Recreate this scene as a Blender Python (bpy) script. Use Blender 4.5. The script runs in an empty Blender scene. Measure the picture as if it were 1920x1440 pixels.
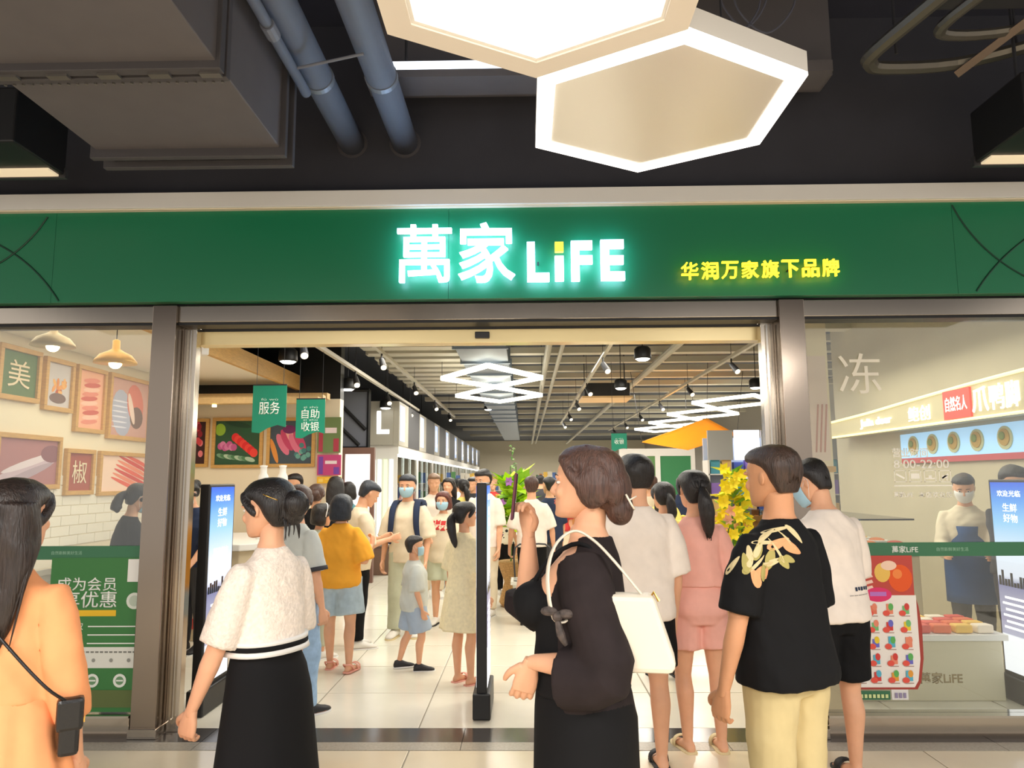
import bpy, bmesh, math, random
import numpy as np
from mathutils import Vector, Matrix
from mathutils.bvhtree import BVHTree

# ------------------------------------------------------------------ camera
scene = bpy.context.scene
COL = scene.collection
HC = 1.58
cam_d = bpy.data.cameras.new('camera'); cam = bpy.data.objects.new('camera', cam_d); COL.objects.link(cam)
cam_d.sensor_fit = 'HORIZONTAL'; cam_d.sensor_width = 36.0; cam_d.lens = 36.0 * 1400.0 / 1920.0
cam_d.clip_start = 0.02; cam_d.clip_end = 200
YAW, PIT, ROL = math.radians(1.0), math.radians(7.3), math.radians(0.34)
fw = Vector((-math.sin(YAW) * math.cos(PIT), math.cos(YAW) * math.cos(PIT), math.sin(PIT)))
rt = fw.cross(Vector((0, 0, 1))).normalized(); up = rt.cross(fw)
rt2 = rt * math.cos(ROL) - up * math.sin(ROL); up2 = up * math.cos(ROL) + rt * math.sin(ROL)
m = Matrix((rt2, up2, -fw)).transposed().to_4x4(); m.translation = Vector((0, 0, HC))
cam.matrix_world = m
scene.camera = cam

# ------------------------------------------------------------------ view, world, lights
vs = scene.view_settings
vs.view_transform = 'Standard'; vs.look = 'None'; vs.gamma = 1.0; vs.use_curve_mapping = False
vs.exposure = 0.12
world = bpy.data.worlds.new('world'); scene.world = world; world.use_nodes = True
wb = world.node_tree.nodes['Background']
wb.inputs[0].default_value = (1.0, 0.95, 0.90, 1); wb.inputs[1].default_value = 0.85

def area(name, loc, size, power, col=(1, 0.95, 0.87), rot=(0, 0, 0), sy=None):
    l = bpy.data.lights.new(name, 'AREA'); l.energy = power; l.color = col
    l.shape = 'RECTANGLE'; l.size = size; l.size_y = sy or size
    o = bpy.data.objects.new(name, l); COL.objects.link(o); o.location = loc; o.rotation_euler = rot
    return o
# unseen area lights added to light the concourse, standing in for more hexagon lights
area('concourse_light', (-2.0, -0.9, 3.0), 1.6, 190, (1, 0.95, 0.89))
area('concourse_light', (2.6, -0.3, 3.0), 1.6, 190, (1, 0.95, 0.89))
area('concourse_light', (0.0, -3.0, 3.0), 1.8, 190, (1, 0.95, 0.89))
# shop lighting
for (x, y) in ((-1.2, 7.0), (1.6, 7.0), (-1.0, 10.5), (1.8, 10.5), (-0.8, 15.0), (2.5, 15.0), (0, 21), (4, 20), (0, 28), (4, 28), (0, 36), (4, 36), (-1, 42), (4, 42)):
    area('shop_light', (x, y, 3.22), 1.8, 76 if y < 12 else 125, (1, 0.95, 0.84))
area('deli_light', (-3.7, 7.4, 2.88), 1.2, 26, (1, 0.88, 0.66), sy=3.2)
area('stall_light', (3.5, 8.0, 2.9), 1.2, 40, (1, 0.92, 0.76), sy=3.6)

# ------------------------------------------------------------------ materials
def lin(c):
    return tuple(((v / 255.0) / 12.92 if v / 255.0 <= 0.04045 else ((v / 255.0 + 0.055) / 1.055) ** 2.4) for v in c)
MATS = {}
def mat(name, rgb=(200, 200, 200), rough=0.6, metal=0.0, emit=None, estr=0.0, noise=0.0, nscale=30, bump=0.0, bscale=60, stretch=None, spec=0.5, sss=0.0, alpha=1.0):
    if name in MATS: return MATS[name]
    M = bpy.data.materials.new(name); M.use_nodes = True; nt = M.node_tree; b = nt.nodes['Principled BSDF']
    c = lin(rgb)
    b.inputs['Base Color'].default_value = (*c, 1); b.inputs['Roughness'].default_value = rough
    b.inputs['Metallic'].default_value = metal; b.inputs['Specular IOR Level'].default_value = spec
    if alpha < 1: b.inputs['Alpha'].default_value = alpha
    if sss:
        b.inputs['Subsurface Weight'].default_value = sss; b.inputs['Subsurface Radius'].default_value = (0.01, 0.004, 0.002)
    if emit:
        b.inputs['Emission Color'].default_value = (*lin(emit), 1); b.inputs['Emission Strength'].default_value = estr
    if noise or bump:
        tc = nt.nodes.new('ShaderNodeTexCoord'); mp = nt.nodes.new('ShaderNodeMapping')
        nt.links.new(tc.outputs['Object'], mp.inputs[0])
        if stretch: mp.inputs['Scale'].default_value = stretch
        if noise:
            n = nt.nodes.new('ShaderNodeTexNoise'); n.inputs['Scale'].default_value = nscale; n.inputs['Detail'].default_value = 4
            nt.links.new(mp.outputs[0], n.inputs['Vector'])
            r = nt.nodes.new('ShaderNodeValToRGB')
            r.color_ramp.elements[0].position = 0.3; r.color_ramp.elements[1].position = 0.7
            r.color_ramp.elements[0].color = (*[max(0, v * (1 - noise)) for v in c], 1)
            r.color_ramp.elements[1].color = (*[min(1, v * (1 + noise)) for v in c], 1)
            nt.links.new(n.outputs['Fac'], r.inputs[0]); nt.links.new(r.outputs[0], b.inputs['Base Color'])
        if bump:
            n2 = nt.nodes.new('ShaderNodeTexNoise'); n2.inputs['Scale'].default_value = bscale; n2.inputs['Detail'].default_value = 3
            nt.links.new(mp.outputs[0], n2.inputs['Vector'])
            bp = nt.nodes.new('ShaderNodeBump'); bp.inputs['Strength'].default_value = bump; bp.inputs['Distance'].default_value = 0.01
            nt.links.new(n2.outputs['Fac'], bp.inputs['Height']); nt.links.new(bp.outputs[0], b.inputs['Normal'])
    MATS[name] = M
    return M

def glass_mat(name, tint=(0.93, 0.96, 0.94), refl=0.10, rough=0.02):
    if name in MATS: return MATS[name]
    M = bpy.data.materials.new(name); M.use_nodes = True; nt = M.node_tree
    for n in list(nt.nodes):
        if n.type != 'OUTPUT_MATERIAL': nt.nodes.remove(n)
    out = [n for n in nt.nodes if n.type == 'OUTPUT_MATERIAL'][0]
    tr = nt.nodes.new('ShaderNodeBsdfTransparent'); tr.inputs[0].default_value = (*tint, 1)
    gl = nt.nodes.new('ShaderNodeBsdfGlossy'); gl.inputs['Roughness'].default_value = rough
    fr = nt.nodes.new('ShaderNodeFresnel'); fr.inputs[0].default_value = 1.5
    ad = nt.nodes.new('ShaderNodeMath'); ad.operation = 'MULTIPLY_ADD'; ad.inputs[1].default_value = 1.0; ad.inputs[2].default_value = refl
    nt.links.new(fr.outputs[0], ad.inputs[0])
    mx = nt.nodes.new('ShaderNodeMixShader')
    nt.links.new(ad.outputs[0], mx.inputs[0]); nt.links.new(tr.outputs[0], mx.inputs[1]); nt.links.new(gl.outputs[0], mx.inputs[2])
    nt.links.new(mx.outputs[0], out.inputs[0])
    MATS[name] = M
    return M

def emis(name, rgb, s):
    if name in MATS: return MATS[name]
    M = bpy.data.materials.new(name); M.use_nodes = True; nt = M.node_tree; b = nt.nodes['Principled BSDF']
    b.inputs['Base Color'].default_value = (*[min(0.8, v) for v in lin(rgb)], 1); b.inputs['Emission Color'].default_value = (*lin(rgb), 1); b.inputs['Emission Strength'].default_value = s
    MATS[name] = M
    return M

def steel_mat(name, rgb=(170, 165, 155), rough=0.16):
    return mat(name, rgb, rough, 1.0, bump=0.03, bscale=8, stretch=(1, 1, 0.2))

# ------------------------------------------------------------------ mesh helpers
class MB:
    def __init__(s): s.v = []; s.f = []; s.m = []; s.cur = 0
    def add(s, vs, fs):
        o = len(s.v); s.v += [tuple(p) for p in vs]
        for f in fs: s.f.append(tuple(i + o for i in f)); s.m.append(s.cur)
        return s
    def box(s, x0, x1, y0, y1, z0, z1):
        vs = [(x0, y0, z0), (x1, y0, z0), (x1, y1, z0), (x0, y1, z0), (x0, y0, z1), (x1, y0, z1), (x1, y1, z1), (x0, y1, z1)]
        return s.add(vs, [(3, 2, 1, 0), (4, 5, 6, 7), (0, 1, 5, 4), (1, 2, 6, 5), (2, 3, 7, 6), (3, 0, 4, 7)])
    def cbox(s, c, sx, sy, sz, rz=0, rx=0, ry=0):
        R = (Matrix.Rotation(rz, 3, 'Z') @ Matrix.Rotation(ry, 3, 'Y') @ Matrix.Rotation(rx, 3, 'X'))
        vs = []
        for (a, b, d) in ((-1, -1, -1), (1, -1, -1), (1, 1, -1), (-1, 1, -1), (-1, -1, 1), (1, -1, 1), (1, 1, 1), (-1, 1, 1)):
            vs.append(Vector(c) + R @ Vector((a * sx / 2, b * sy / 2, d * sz / 2)))
        return s.add(vs, [(3, 2, 1, 0), (4, 5, 6, 7), (0, 1, 5, 4), (1, 2, 6, 5), (2, 3, 7, 6), (3, 0, 4, 7)])
    def loft(s, rings, cap=True, closed=True):
        n = len(rings[0]); vs = [p for r in rings for p in r]; fs = []
        for i in range(len(rings) - 1):
            for j in range(n if closed else n - 1):
                a = i * n + j; b = i * n + (j + 1) % n
                fs.append((a, b, b + n, a + n))
        if cap:
            fs.append(tuple(reversed(range(n)))); fs.append(tuple(range((len(rings) - 1) * n, len(rings) * n)))
        return s.add(vs, fs)
    def tube(s, pts, rad, n=10, sub=0, flat=1.0, upv=None, cap=True):
        pts = [Vector(p) for p in pts]
        if not hasattr(rad, '__len__'): rad = [rad] * len(pts)
        if sub: pts, rad = smooth_path(pts, rad, sub)
        rings = []; nrm = None
        for i, p in enumerate(pts):
            t = (pts[min(i + 1, len(pts) - 1)] - pts[max(i - 1, 0)])
            if t.length < 1e-9: t = Vector((0, 0, 1))
            t.normalize()
            if nrm is None:
                a = Vector(upv) if upv is not None else (Vector((1, 0, 0)) if abs(t.x) < 0.8 else Vector((0, 1, 0)))
                nrm = (a - t * a.dot(t)).normalized()
            else:
                nrm = (nrm - t * nrm.dot(t)).normalized()
            b = t.cross(nrm)
            rings.append([p + nrm * (rad[i] * math.cos(2 * math.pi * k / n)) + b * (rad[i] * flat * math.sin(2 * math.pi * k / n)) for k in range(n)])
        return s.loft(rings, cap)
    def ell(s, c, r, n=14, k=9, R=None):
        c = Vector(c); rings = []
        for i in range(1, k):
            t = math.pi * i / k
            ring = []
            for j in range(n):
                a = 2 * math.pi * j / n
                q = Vector((r[0] * math.sin(t) * math.cos(a), r[1] * math.sin(t) * math.sin(a), -r[2] * math.cos(t)))
                if R is not None: q = R @ q
                ring.append(c + q)
            rings.append(ring)
        o = len(s.v); s.loft(rings, cap=False)
        q0 = Vector((0, 0, -r[2])); q1 = Vector((0, 0, r[2]))
        if R is not None: q0 = R @ q0; q1 = R @ q1
        s.v += [tuple(c + q0), tuple(c + q1)]; b = len(s.v) - 2; t = len(s.v) - 1; last = o + (k - 2) * n
        for j in range(n):
            s.f.append((b, o + (j + 1) % n, o + j)); s.m.append(s.cur)
            s.f.append((t, last + j, last + (j + 1) % n)); s.m.append(s.cur)
        return s
    def cyl(s, c, r, h, n=20, r2=None):
        r2 = r if r2 is None else r2; c = Vector(c)
        return s.loft([[c + Vector((q * math.cos(2 * math.pi * k / n), q * math.sin(2 * math.pi * k / n), z)) for k in range(n)] for q, z in ((r, 0), (r2, h))])
    def lathe(s, c, prof, n=24):
        c = Vector(c)
        return s.loft([[c + Vector((max(q, 1e-4) * math.cos(2 * math.pi * k / n), max(q, 1e-4) * math.sin(2 * math.pi * k / n), z)) for k in range(n)] for q, z in prof])
    def prism(s, poly, axis, a, b):
        # polygon of 2D points extruded from a to b along axis ('x': (y,z), 'y': (x,z), 'z': (x,y))
        def mk(p, t): return {'x': (t, p[0], p[1]), 'y': (p[0], t, p[1]), 'z': (p[0], p[1], t)}[axis]
        return s.loft([[mk(p, a) for p in poly], [mk(p, b) for p in poly]])
    def mesh(s, name, mats):
        me = bpy.data.meshes.new(name); me.from_pydata(s.v, [], s.f)
        for M in (mats if isinstance(mats, (list, tuple)) else [mats]): me.materials.append(M)
        me.polygons.foreach_set('material_index', s.m)
        bm = bmesh.new(); bm.from_mesh(me); bmesh.ops.recalc_face_normals(bm, faces=bm.faces); bm.to_mesh(me); bm.free()
        return me
    def build(s, name, mats, parent=None, smooth=False, bevel=0, loc=None, rz=0):
        return link(name, s.mesh(name, mats), parent, smooth, bevel, loc, rz)

def smooth_path(pts, rad, sub):
    P, Rr = [], []
    n = len(pts)
    for i in range(n - 1):
        p0, p1, p2, p3 = pts[max(i - 1, 0)], pts[i], pts[i + 1], pts[min(i + 2, n - 1)]
        for k in range(sub):
            t = k / sub
            P.append(0.5 * ((2 * p1) + (p2 - p0) * t + (2 * p0 - 5 * p1 + 4 * p2 - p3) * t * t + (3 * p1 - p0 - 3 * p2 + p3) * t ** 3))
            Rr.append(rad[i] * (1 - t) + rad[i + 1] * t)
    P.append(pts[-1]); Rr.append(rad[-1])
    return P, Rr

def link(name, me, parent=None, smooth=False, bevel=0, loc=None, rz=0):
    o = bpy.data.objects.new(name, me); COL.objects.link(o)
    if parent: o.parent = parent
    if loc: o.location = loc
    if rz: o.rotation_euler = (0, 0, rz)
    if smooth: me.polygons.foreach_set('use_smooth', [True] * len(me.polygons))
    if bevel:
        b = o.modifiers.new('bevel', 'BEVEL'); b.width = bevel; b.segments = 2; b.limit_method = 'ANGLE'
    return o

def tag(o, label, cat, group=None):
    o['label'] = label; o['category'] = cat
    if group: o['group'] = group
    return o
def thing(name, label, cat, loc=(0, 0, 0), rz=0, group=None):
    o = bpy.data.objects.new(name, None); COL.objects.link(o); o.empty_display_size = 0.1
    o.location = loc; o.rotation_euler = (0, 0, rz)
    return tag(o, label, cat, group)
def struct(o, label=None):
    o['kind'] = 'structure'
    if label: o['label'] = label
    return o
def dup(root, loc, rz=0, label=None, group=None):
    def cp(o, par):
        c = o.copy(); COL.objects.link(c); c.parent = par
        for ch in o.children: cp(ch, c)
        return c
    r = cp(root, None); r.location = loc; r.rotation_euler = (0, 0, rz)
    if label: r['label'] = label
    if group: r['group'] = group
    return r

def text_mesh(body, size, extrude=0.0, offset=0.0, align='CENTER', spacing=1.0, name='lettering'):
    cu = bpy.data.curves.new(name, 'FONT'); cu.body = body; cu.size = size; cu.extrude = extrude; cu.offset = offset
    cu.align_x = align; cu.align_y = 'CENTER'; cu.resolution_u = 3; cu.space_character = spacing
    o = bpy.data.objects.new(name, cu); COL.objects.link(o)
    dg = bpy.context.evaluated_depsgraph_get(); me = bpy.data.meshes.new_from_object(o.evaluated_get(dg))
    bpy.data.objects.remove(o); bpy.data.curves.remove(cu)
    me.name = name
    return me
def fit(me, w=None, h=None):
    # scale lettering to a box of w x h about its centre
    co = np.empty(len(me.vertices) * 3); me.vertices.foreach_get('co', co); co = co.reshape(-1, 3)
    if len(co) == 0: return me
    lo = co.min(0); hi = co.max(0); c = (lo + hi) / 2; s = np.ones(3); d = hi - lo
    if w: s[0] = w / d[0]
    if h: s[1] = h / d[1]
    if w and not h: s[1] = s[0]
    if h and not w: s[0] = s[1]
    co[:, :2] = (co[:, :2] - c[:2]) * s[:2]
    me.vertices.foreach_set('co', co.ravel()); me.update()
    return me
def text_obj(body, M, parent, pos, w=None, h=None, extrude=0.001, offset=0.0, face='-y', name='lettering', rz=None, size=1.0):
    me = fit(text_mesh(body, size, 0, offset, name=name), w, h)
    if extrude:
        bm = bmesh.new(); bm.from_mesh(me)
        r = bmesh.ops.extrude_face_region(bm, geom=bm.faces[:])
        bmesh.ops.translate(bm, verts=[g for g in r['geom'] if isinstance(g, bmesh.types.BMVert)], vec=(0, 0, extrude))
        bmesh.ops.recalc_face_normals(bm, faces=bm.faces); bm.to_mesh(me); bm.free()
    me.materials.clear(); me.materials.append(M)
    Rm = {'-y': Matrix.Rotation(math.pi / 2, 4, 'X'), '+x': Matrix.Rotation(math.pi / 2, 4, 'Z') @ Matrix.Rotation(math.pi / 2, 4, 'X'), '-x': Matrix.Rotation(-math.pi / 2, 4, 'Z') @ Matrix.Rotation(math.pi / 2, 4, 'X'), 'z': Matrix.Identity(4)}[face]
    me.transform(Rm)
    o = link(name, me, parent); o.location = pos
    return o

# ------------------------------------------------------------------ palette
M_floor_shop = mat('tile_shop', (226, 220, 204), 0.22, noise=0.04, nscale=3, spec=0.5)
M_floor_mall = mat('tile_mall', (228, 213, 186), 0.16, noise=0.05, nscale=2.5)
M_grout = mat('grout', (150, 142, 126), 0.8)
M_granite = mat('granite', (72, 68, 66), 0.15, noise=0.35, nscale=90)
M_greystone = mat('grey_stone', (168, 160, 146), 0.25, noise=0.12, nscale=60)
M_steel = steel_mat('steel', (196, 186, 172), 0.16)
M_steel_d = steel_mat('steel_dark', (150, 138, 126), 0.18)
M_chrome = steel_mat('chrome', (200, 195, 185), 0.10)
M_glass = glass_mat('shop_glass', (0.95, 0.97, 0.95), 0.04)
M_black_wall = mat('black_wall', (52, 52, 60), 0.75, noise=0.08, nscale=3)
M_ceil = mat('dark_ceiling', (50, 52, 66), 0.8, noise=0.1, nscale=2)
M_duct = mat('duct_paint', (92, 88, 90), 0.65, noise=0.05, nscale=6)
M_pipe = mat('pipe_paint', (116, 120, 132), 0.55, noise=0.04, nscale=10)
M_black = mat('black', (22, 22, 24), 0.45)
M_dark = mat('dark_grey', (48, 48, 52), 0.5)
M_white = mat('white_paint', (232, 230, 226), 0.5)
M_cream = mat('cream_paint', (228, 214, 190), 0.5)
M_green = mat('fascia_green', (10, 118, 78), 0.38, spec=0.35)
for _k, _v in (('Coat Weight', 0.6), ('Coat Roughness', 0.42)): M_green.node_tree.nodes['Principled BSDF'].inputs[_k].default_value = _v
M_green_d = mat('fascia_line', (8, 62, 44), 0.5)
M_banner = mat('banner_green', (18, 140, 112), 0.6)
M_wood = mat('wood_yellow', (205, 160, 92), 0.5, noise=0.12, nscale=14, stretch=(1, 1, 8))
M_wall_deli = mat('deli_wall', (240, 228, 204), 0.5)
M_wall_grey = mat('stall_wall', (196, 186, 160), 0.55, noise=0.04, nscale=2)
E_white = emis('lamp_white', (255, 252, 244), 5.0)
E_sign = emis('sign_blue_white', (184, 214, 255), 9.0)
E_yel = emis('sign_yellow', (255, 200, 40), 3.2)
E_warm = emis('lamp_warm', (255, 232, 180), 3.0)

YF = 4.85                      # plane of the shop front

# ------------------------------------------------------------------ floor
def floor_tiles():
    sub = MB().box(-9, 9, -6, 4.63, -0.1, -0.004).box(-9, 9, 5.03, 48, -0.1, -0.004).build('floor', M_grout)
    struct(sub)
    def tile_me(n, sx, sy, M):
        mb = MB(); b = 0.004
        mb.loft([[(b, b, -0.02), (sx - b, b, -0.02), (sx - b, sy - b, -0.02), (b, sy - b, -0.02)],
                 [(b, b, -0.001), (sx - b, b, -0.001), (sx - b, sy - b, -0.001), (b, sy - b, -0.001)],
                 [(2 * b, 2 * b, 0), (sx - 2 * b, 2 * b, 0), (sx - 2 * b, sy - 2 * b, 0), (2 * b, sy - 2 * b, 0)]])
        return mb.mesh(n, M)
    t1 = tile_me('tile', 0.8, 0.8, M_floor_shop)
    for i in range(-7, 7):
        for j in range(0, 15):
            link('tile', t1, sub, loc=(i * 0.8 + 0.1, 5.03 + j * 0.8, 0))
    rest = MB().box(-9, 9, 5.03 + 15 * 0.8, 48, -0.02, 0).box(-9, -5.5, 5.03, 17.03, -0.02, 0).box(5.7, 9, 5.03, 17.03, -0.02, 0).build('far_paving', M_floor_shop, sub)
    rest['kind'] = 'stuff'
    t2 = tile_me('tile', 1.0, 1.0, M_floor_mall)
    for i in range(-5, 5):
        for j in range(0, 4):
            link('tile', t2, sub, loc=(i * 1.0 + 0.3, 3.63 - j * 1.0, 0))
    MB().box(-9, 9, -6, 0.63, -0.02, 0).build('near_paving', M_floor_mall, sub)['kind'] = 'stuff'
    # threshold stones
    for (x0, x1) in ((-9, -3.6), (-3.6, -2.0), (-2.0, -0.4), (-0.4, 1.2), (1.2, 2.8), (2.8, 9)):
        MB().box(x0 + 0.002, x1 - 0.002, 4.77, 5.028, -0.05, 0).build('granite_slab', M_granite, sub)
        MB().box(x0 + 0.002, x1 - 0.002, 4.634, 4.768, -0.05, 0).build('border_slab', M_greystone, sub)
floor_tiles()

# ------------------------------------------------------------------ shop front
def shopfront():
    w = MB()
    w.box(-9, 9, YF + 0.02, YF + 0.30, 3.49, 4.75)
    struct(w.build('wall_front', M_black_wall))
    # bulkhead behind the fascia
    struct(MB().box(-9, 9, YF + 0.05, YF + 0.30, 2.76, 3.49).build('wall_bulkhead', M_dark))
    # steel header beams
    hdr = thing('header_beam', 'long polished steel header beam under the green fascia', 'beam', (0, YF, 2.63))
    for (x0, x1) in ((-6, -2.47), (-2.31, 1.667), (1.832, 6)):
        MB().box(x0, x1, 0.0, 0.16, 0.005, 0.115).build('steel_casing', M_steel, hdr, bevel=0.003)
        MB().box(x0, x1, 0.01, 0.15, -0.012, 0.005).build('shadow_gap', M_black, hdr)
    # columns
    for i, (x0, x1, lab) in enumerate(((-2.47, -2.31, 'polished steel column between the member poster window and the entrance'),
                                       (1.667, 1.832, 'polished steel column between the entrance and the promotion poster window'))):
        c = thing('steel_column', lab, 'column', ((x0 + x1) / 2, YF, 0))
        hw = (x1 - x0) / 2
        MB().box(-hw, hw, -0.03, 0.17, 0.0, 2.745).build('casing', M_steel_d, c, bevel=0.004)
        s = 1 if i == 0 else -1
        # inner jamb with the parked glass leaf edges
        a = s * hw; b = s * (hw + 0.085)
        MB().box(min(a, b), max(a, b), 0.10, 0.17, 0.0, 2.62).build('jamb', M_steel, c, bevel=0.002)
        for d in (0.022, 0.05):
            MB().box(s * (hw + d) - 0.005, s * (hw + d) + 0.005, 0.085, 0.1, 0.01, 2.6).build('edge_strip', M_chrome, c)
        MB().box(-hw - 0.01, hw + 0.01, -0.04, 0.17, 0.0, 0.06).build('foot_casing', M_steel, c, bevel=0.003)
    # sliding door operator
    op = thing('door_operator', 'sliding door operator rail spanning the top of the entrance', 'door rail', (-0.32, YF + 0.2, 2.515))
    MB().box(-1.95, 1.95, 0.0, 0.12, 0.0, 0.095).build('rail_cover', mat('rail_cover', (250, 230, 176), 0.25, 0.35), op, bevel=0.004)  # bright cream base colour stands in for light reflected off the rail
    MB().box(-1.95, 1.95, 0.01, 0.11, 0.095, 0.12).build('rail_top', M_dark, op)
    MB().cbox((0.03, -0.015, 0.05), 0.10, 0.03, 0.045).build('motion_sensor', M_dark, op, bevel=0.006)
    # sliding leaves parked open beside the jambs
    # fascia
    f = thing('shop_fascia', 'long green fascia board over the shop entrance with thin dark arcs', 'fascia', (0, YF - 0.06, 2.762))
    for (x0, x1) in ((-6, -3.145), (-3.143, -0.5), (-0.498, 2.82), (2.822, 6)):
        MB().box(x0, x1, 0, 0.08, 0.0, 0.623).build('panel', M_green, f)
    # arcs on the panels (clipped to the board)
    def arc(cx, cz, r, a0, a1):
        pts = []
        for k in range(49):
            a = math.radians(a0 + (a1 - a0) * k / 48)
            p = Vector((cx + r * math.cos(a), -0.002, cz + r * math.sin(a)))
            if 0.01 < p.z < 0.615: pts.append(p)
        if len(pts) > 2: MB().tube(pts, 0.006, 6).build('arc_line', M_green_d, f)
    arc(-3.95, 1.0, 0.85, -115, -25); arc(-4.05, -0.62, 1.15, 20, 100)
    arc(3.75, 0.98, 1.0, 190, 265); arc(4.05, -0.75, 1.35, 80, 165)
    tr = thing('white_cornice', 'white painted cornice strip along the top of the green fascia', 'trim', (0, YF - 0.12, 3.386))
    MB().box(-6, 6, 0, 0.16, 0.0, 0.106).build('strip', M_white, tr, bevel=0.003)
    MB().box(-6, 6, 0.02, 0.16, -0.006, 0.0).build('under_lip', M_cream, tr)
    # kick plinths under the two windows
    for (x0, x1, lab) in ((-6, -2.49, 'steel kick plinth under the member poster window'), (1.85, 6, 'steel kick plinth under the promotion poster window')):
        p = thing('kick_plinth', lab, 'plinth', ((x0 + x1) / 2, YF, 0)); hw = (x1 - x0) / 2
        MB().box(-hw, hw, 0, 0.12, 0.0, 0.115).build('casing', M_steel, p, bevel=0.004)
        MB().box(-hw, hw, -0.012, 0.12, 0.115, 0.13).build('ledge', M_chrome, p)
        MB().box(-hw, hw, -0.02, 0.0, 0.0, 0.03).build('toe_strip', M_steel_d, p)
    # glass
    for n, (x0, x1) in enumerate(((-6, -2.49), (1.85, 6)), 1):
        g = MB().box(x0, x1, YF + 0.055, YF + 0.067, 0.13, 2.63).build('window_%d' % n, M_glass)
        struct(g)
        g['label'] = 'large clear shop window pane ' + ('beside the membership poster' if n == 1 else 'behind the promotion poster')
shopfront()

# ------------------------------------------------------------------ shop room
def room():
    struct(MB().box(-9, 9, YF + 0.30, 48, 3.95, 4.1).build('ceiling', mat('shop_ceiling', (78, 82, 92), 0.8)))
    c = bpy.data.objects['ceiling']
    M_beam = mat('ceiling_beam', (206, 200, 184), 0.55)
    for k, y in enumerate([8.4, 9.3, 10.2, 11.1, 12.0, 13.0, 14.0, 15.0, 16.2, 17.6, 19.2, 21, 23, 25, 28, 31, 35]):
        x0, x1 = (-2.6, 6.8)
        MB().box(x0, x1, y, y + (0.14 if k % 2 else 0.22), 3.62, 3.72).build('ceiling_slat', M_beam, c)
    # corrugated light panels left of the duct
    for k in range(14):
        MB().box(-2.4, -0.95, 9.0 + k * 0.55, 9.3 + k * 0.55, 3.5, 3.56).build('ceiling_panel', M_beam, c)
    MB().box(-0.95, -0.25, 8.0, 34, 3.36, 3.6).build('air_duct', mat('galv_duct', (132, 144, 160), 0.4, 0.5), c)
    for k in range(12):
        MB().box(-0.98, -0.22, 8.6 + k * 1.3, 8.66 + k * 1.3, 3.33, 3.62).build('duct_flange', mat('galv_duct', (132, 144, 160), 0.4, 0.5), c)
    for (x, r) in ((0.35, 0.05), (0.55, 0.035), (2.2, 0.06)):
        MB().tube([(x, 6, 3.5), (x, 40, 3.5)], r, 10).build('ceiling_pipe', mat('pipe_light', (176, 172, 160), 0.5), c)
    # walls
    struct(MB().box(-4.8, -4.6, YF + 0.3, 10.2, 0, 3.0).build('wall_left', M_wall_deli))
    struct(MB().box(-4.8, -2.55, 10.2, 10.4, 0, 2.7).build('wall_deli_back', M_wall_deli))
    struct(MB().box(-4.8, -4.6, YF + .3, 10.4, 3.0, 3.95).box(-4.8, -2.55, 10.2, 10.4, 2.7, 3.95).build('wall_deli_upper', M_black))
    struct(MB().box(-9, 9, 46, 46.2, 0, 3.95).build('wall_back', mat('back_wall', (214, 204, 182), 0.7)))
    struct(MB().box(-9, -8.8, 10.4, 46, 0, 3.95).build('wall_left_far', M_dark))
    struct(MB().box(4.5, 4.65, YF + 0.3, 10.9, 0, 3.95).build('wall_right', M_wall_grey))
    struct(MB().box(4.65, 7.4, 10.8, 10.95, 0, 3.95).build('wall_right_return', M_wall_grey))
    struct(MB().box(7.3, 7.45, 10.95, 46, 0, 3.95).build('wall_right_far', mat('far_wall', (168, 160, 148), 0.7)))
    # deli soffit: pale ceiling over the deli with a timber fascia
    s = thing('deli_canopy', 'pale ceiling canopy with timber edge over the deli corner', 'canopy', (-3.7, 7.7, 2.9))
    MB().box(-0.89, 0.55, -2.5, 2.45, 0.0, 0.1).build('canopy_board', mat('deli_ceiling', (240, 236, 222), 0.5), s)
    MB().box(0.55, 0.6, -2.5, 2.45, -0.08, 0.12).build('edge_board', M_wood, s)
    s2 = thing('picture_canopy', 'timber slatted canopy above the vegetable pictures', 'canopy', (-3.5, 9.7, 2.55))
    for k in range(3):
        MB().box(-1.05, 0.85, -0.25 + k * 0.22, -0.09 + k * 0.22, 0.02 + k * 0.05, 0.10 + k * 0.05).build('timber_slat', mat('pale_wood', (222, 192, 140), 0.5, noise=0.06), s2)
    for k in (-0.8, -0.5):
        MB().cyl((k, -0.2, -0.02), 0.03, 0.03, 12).build('downlight', E_warm, s2)
room()

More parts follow.
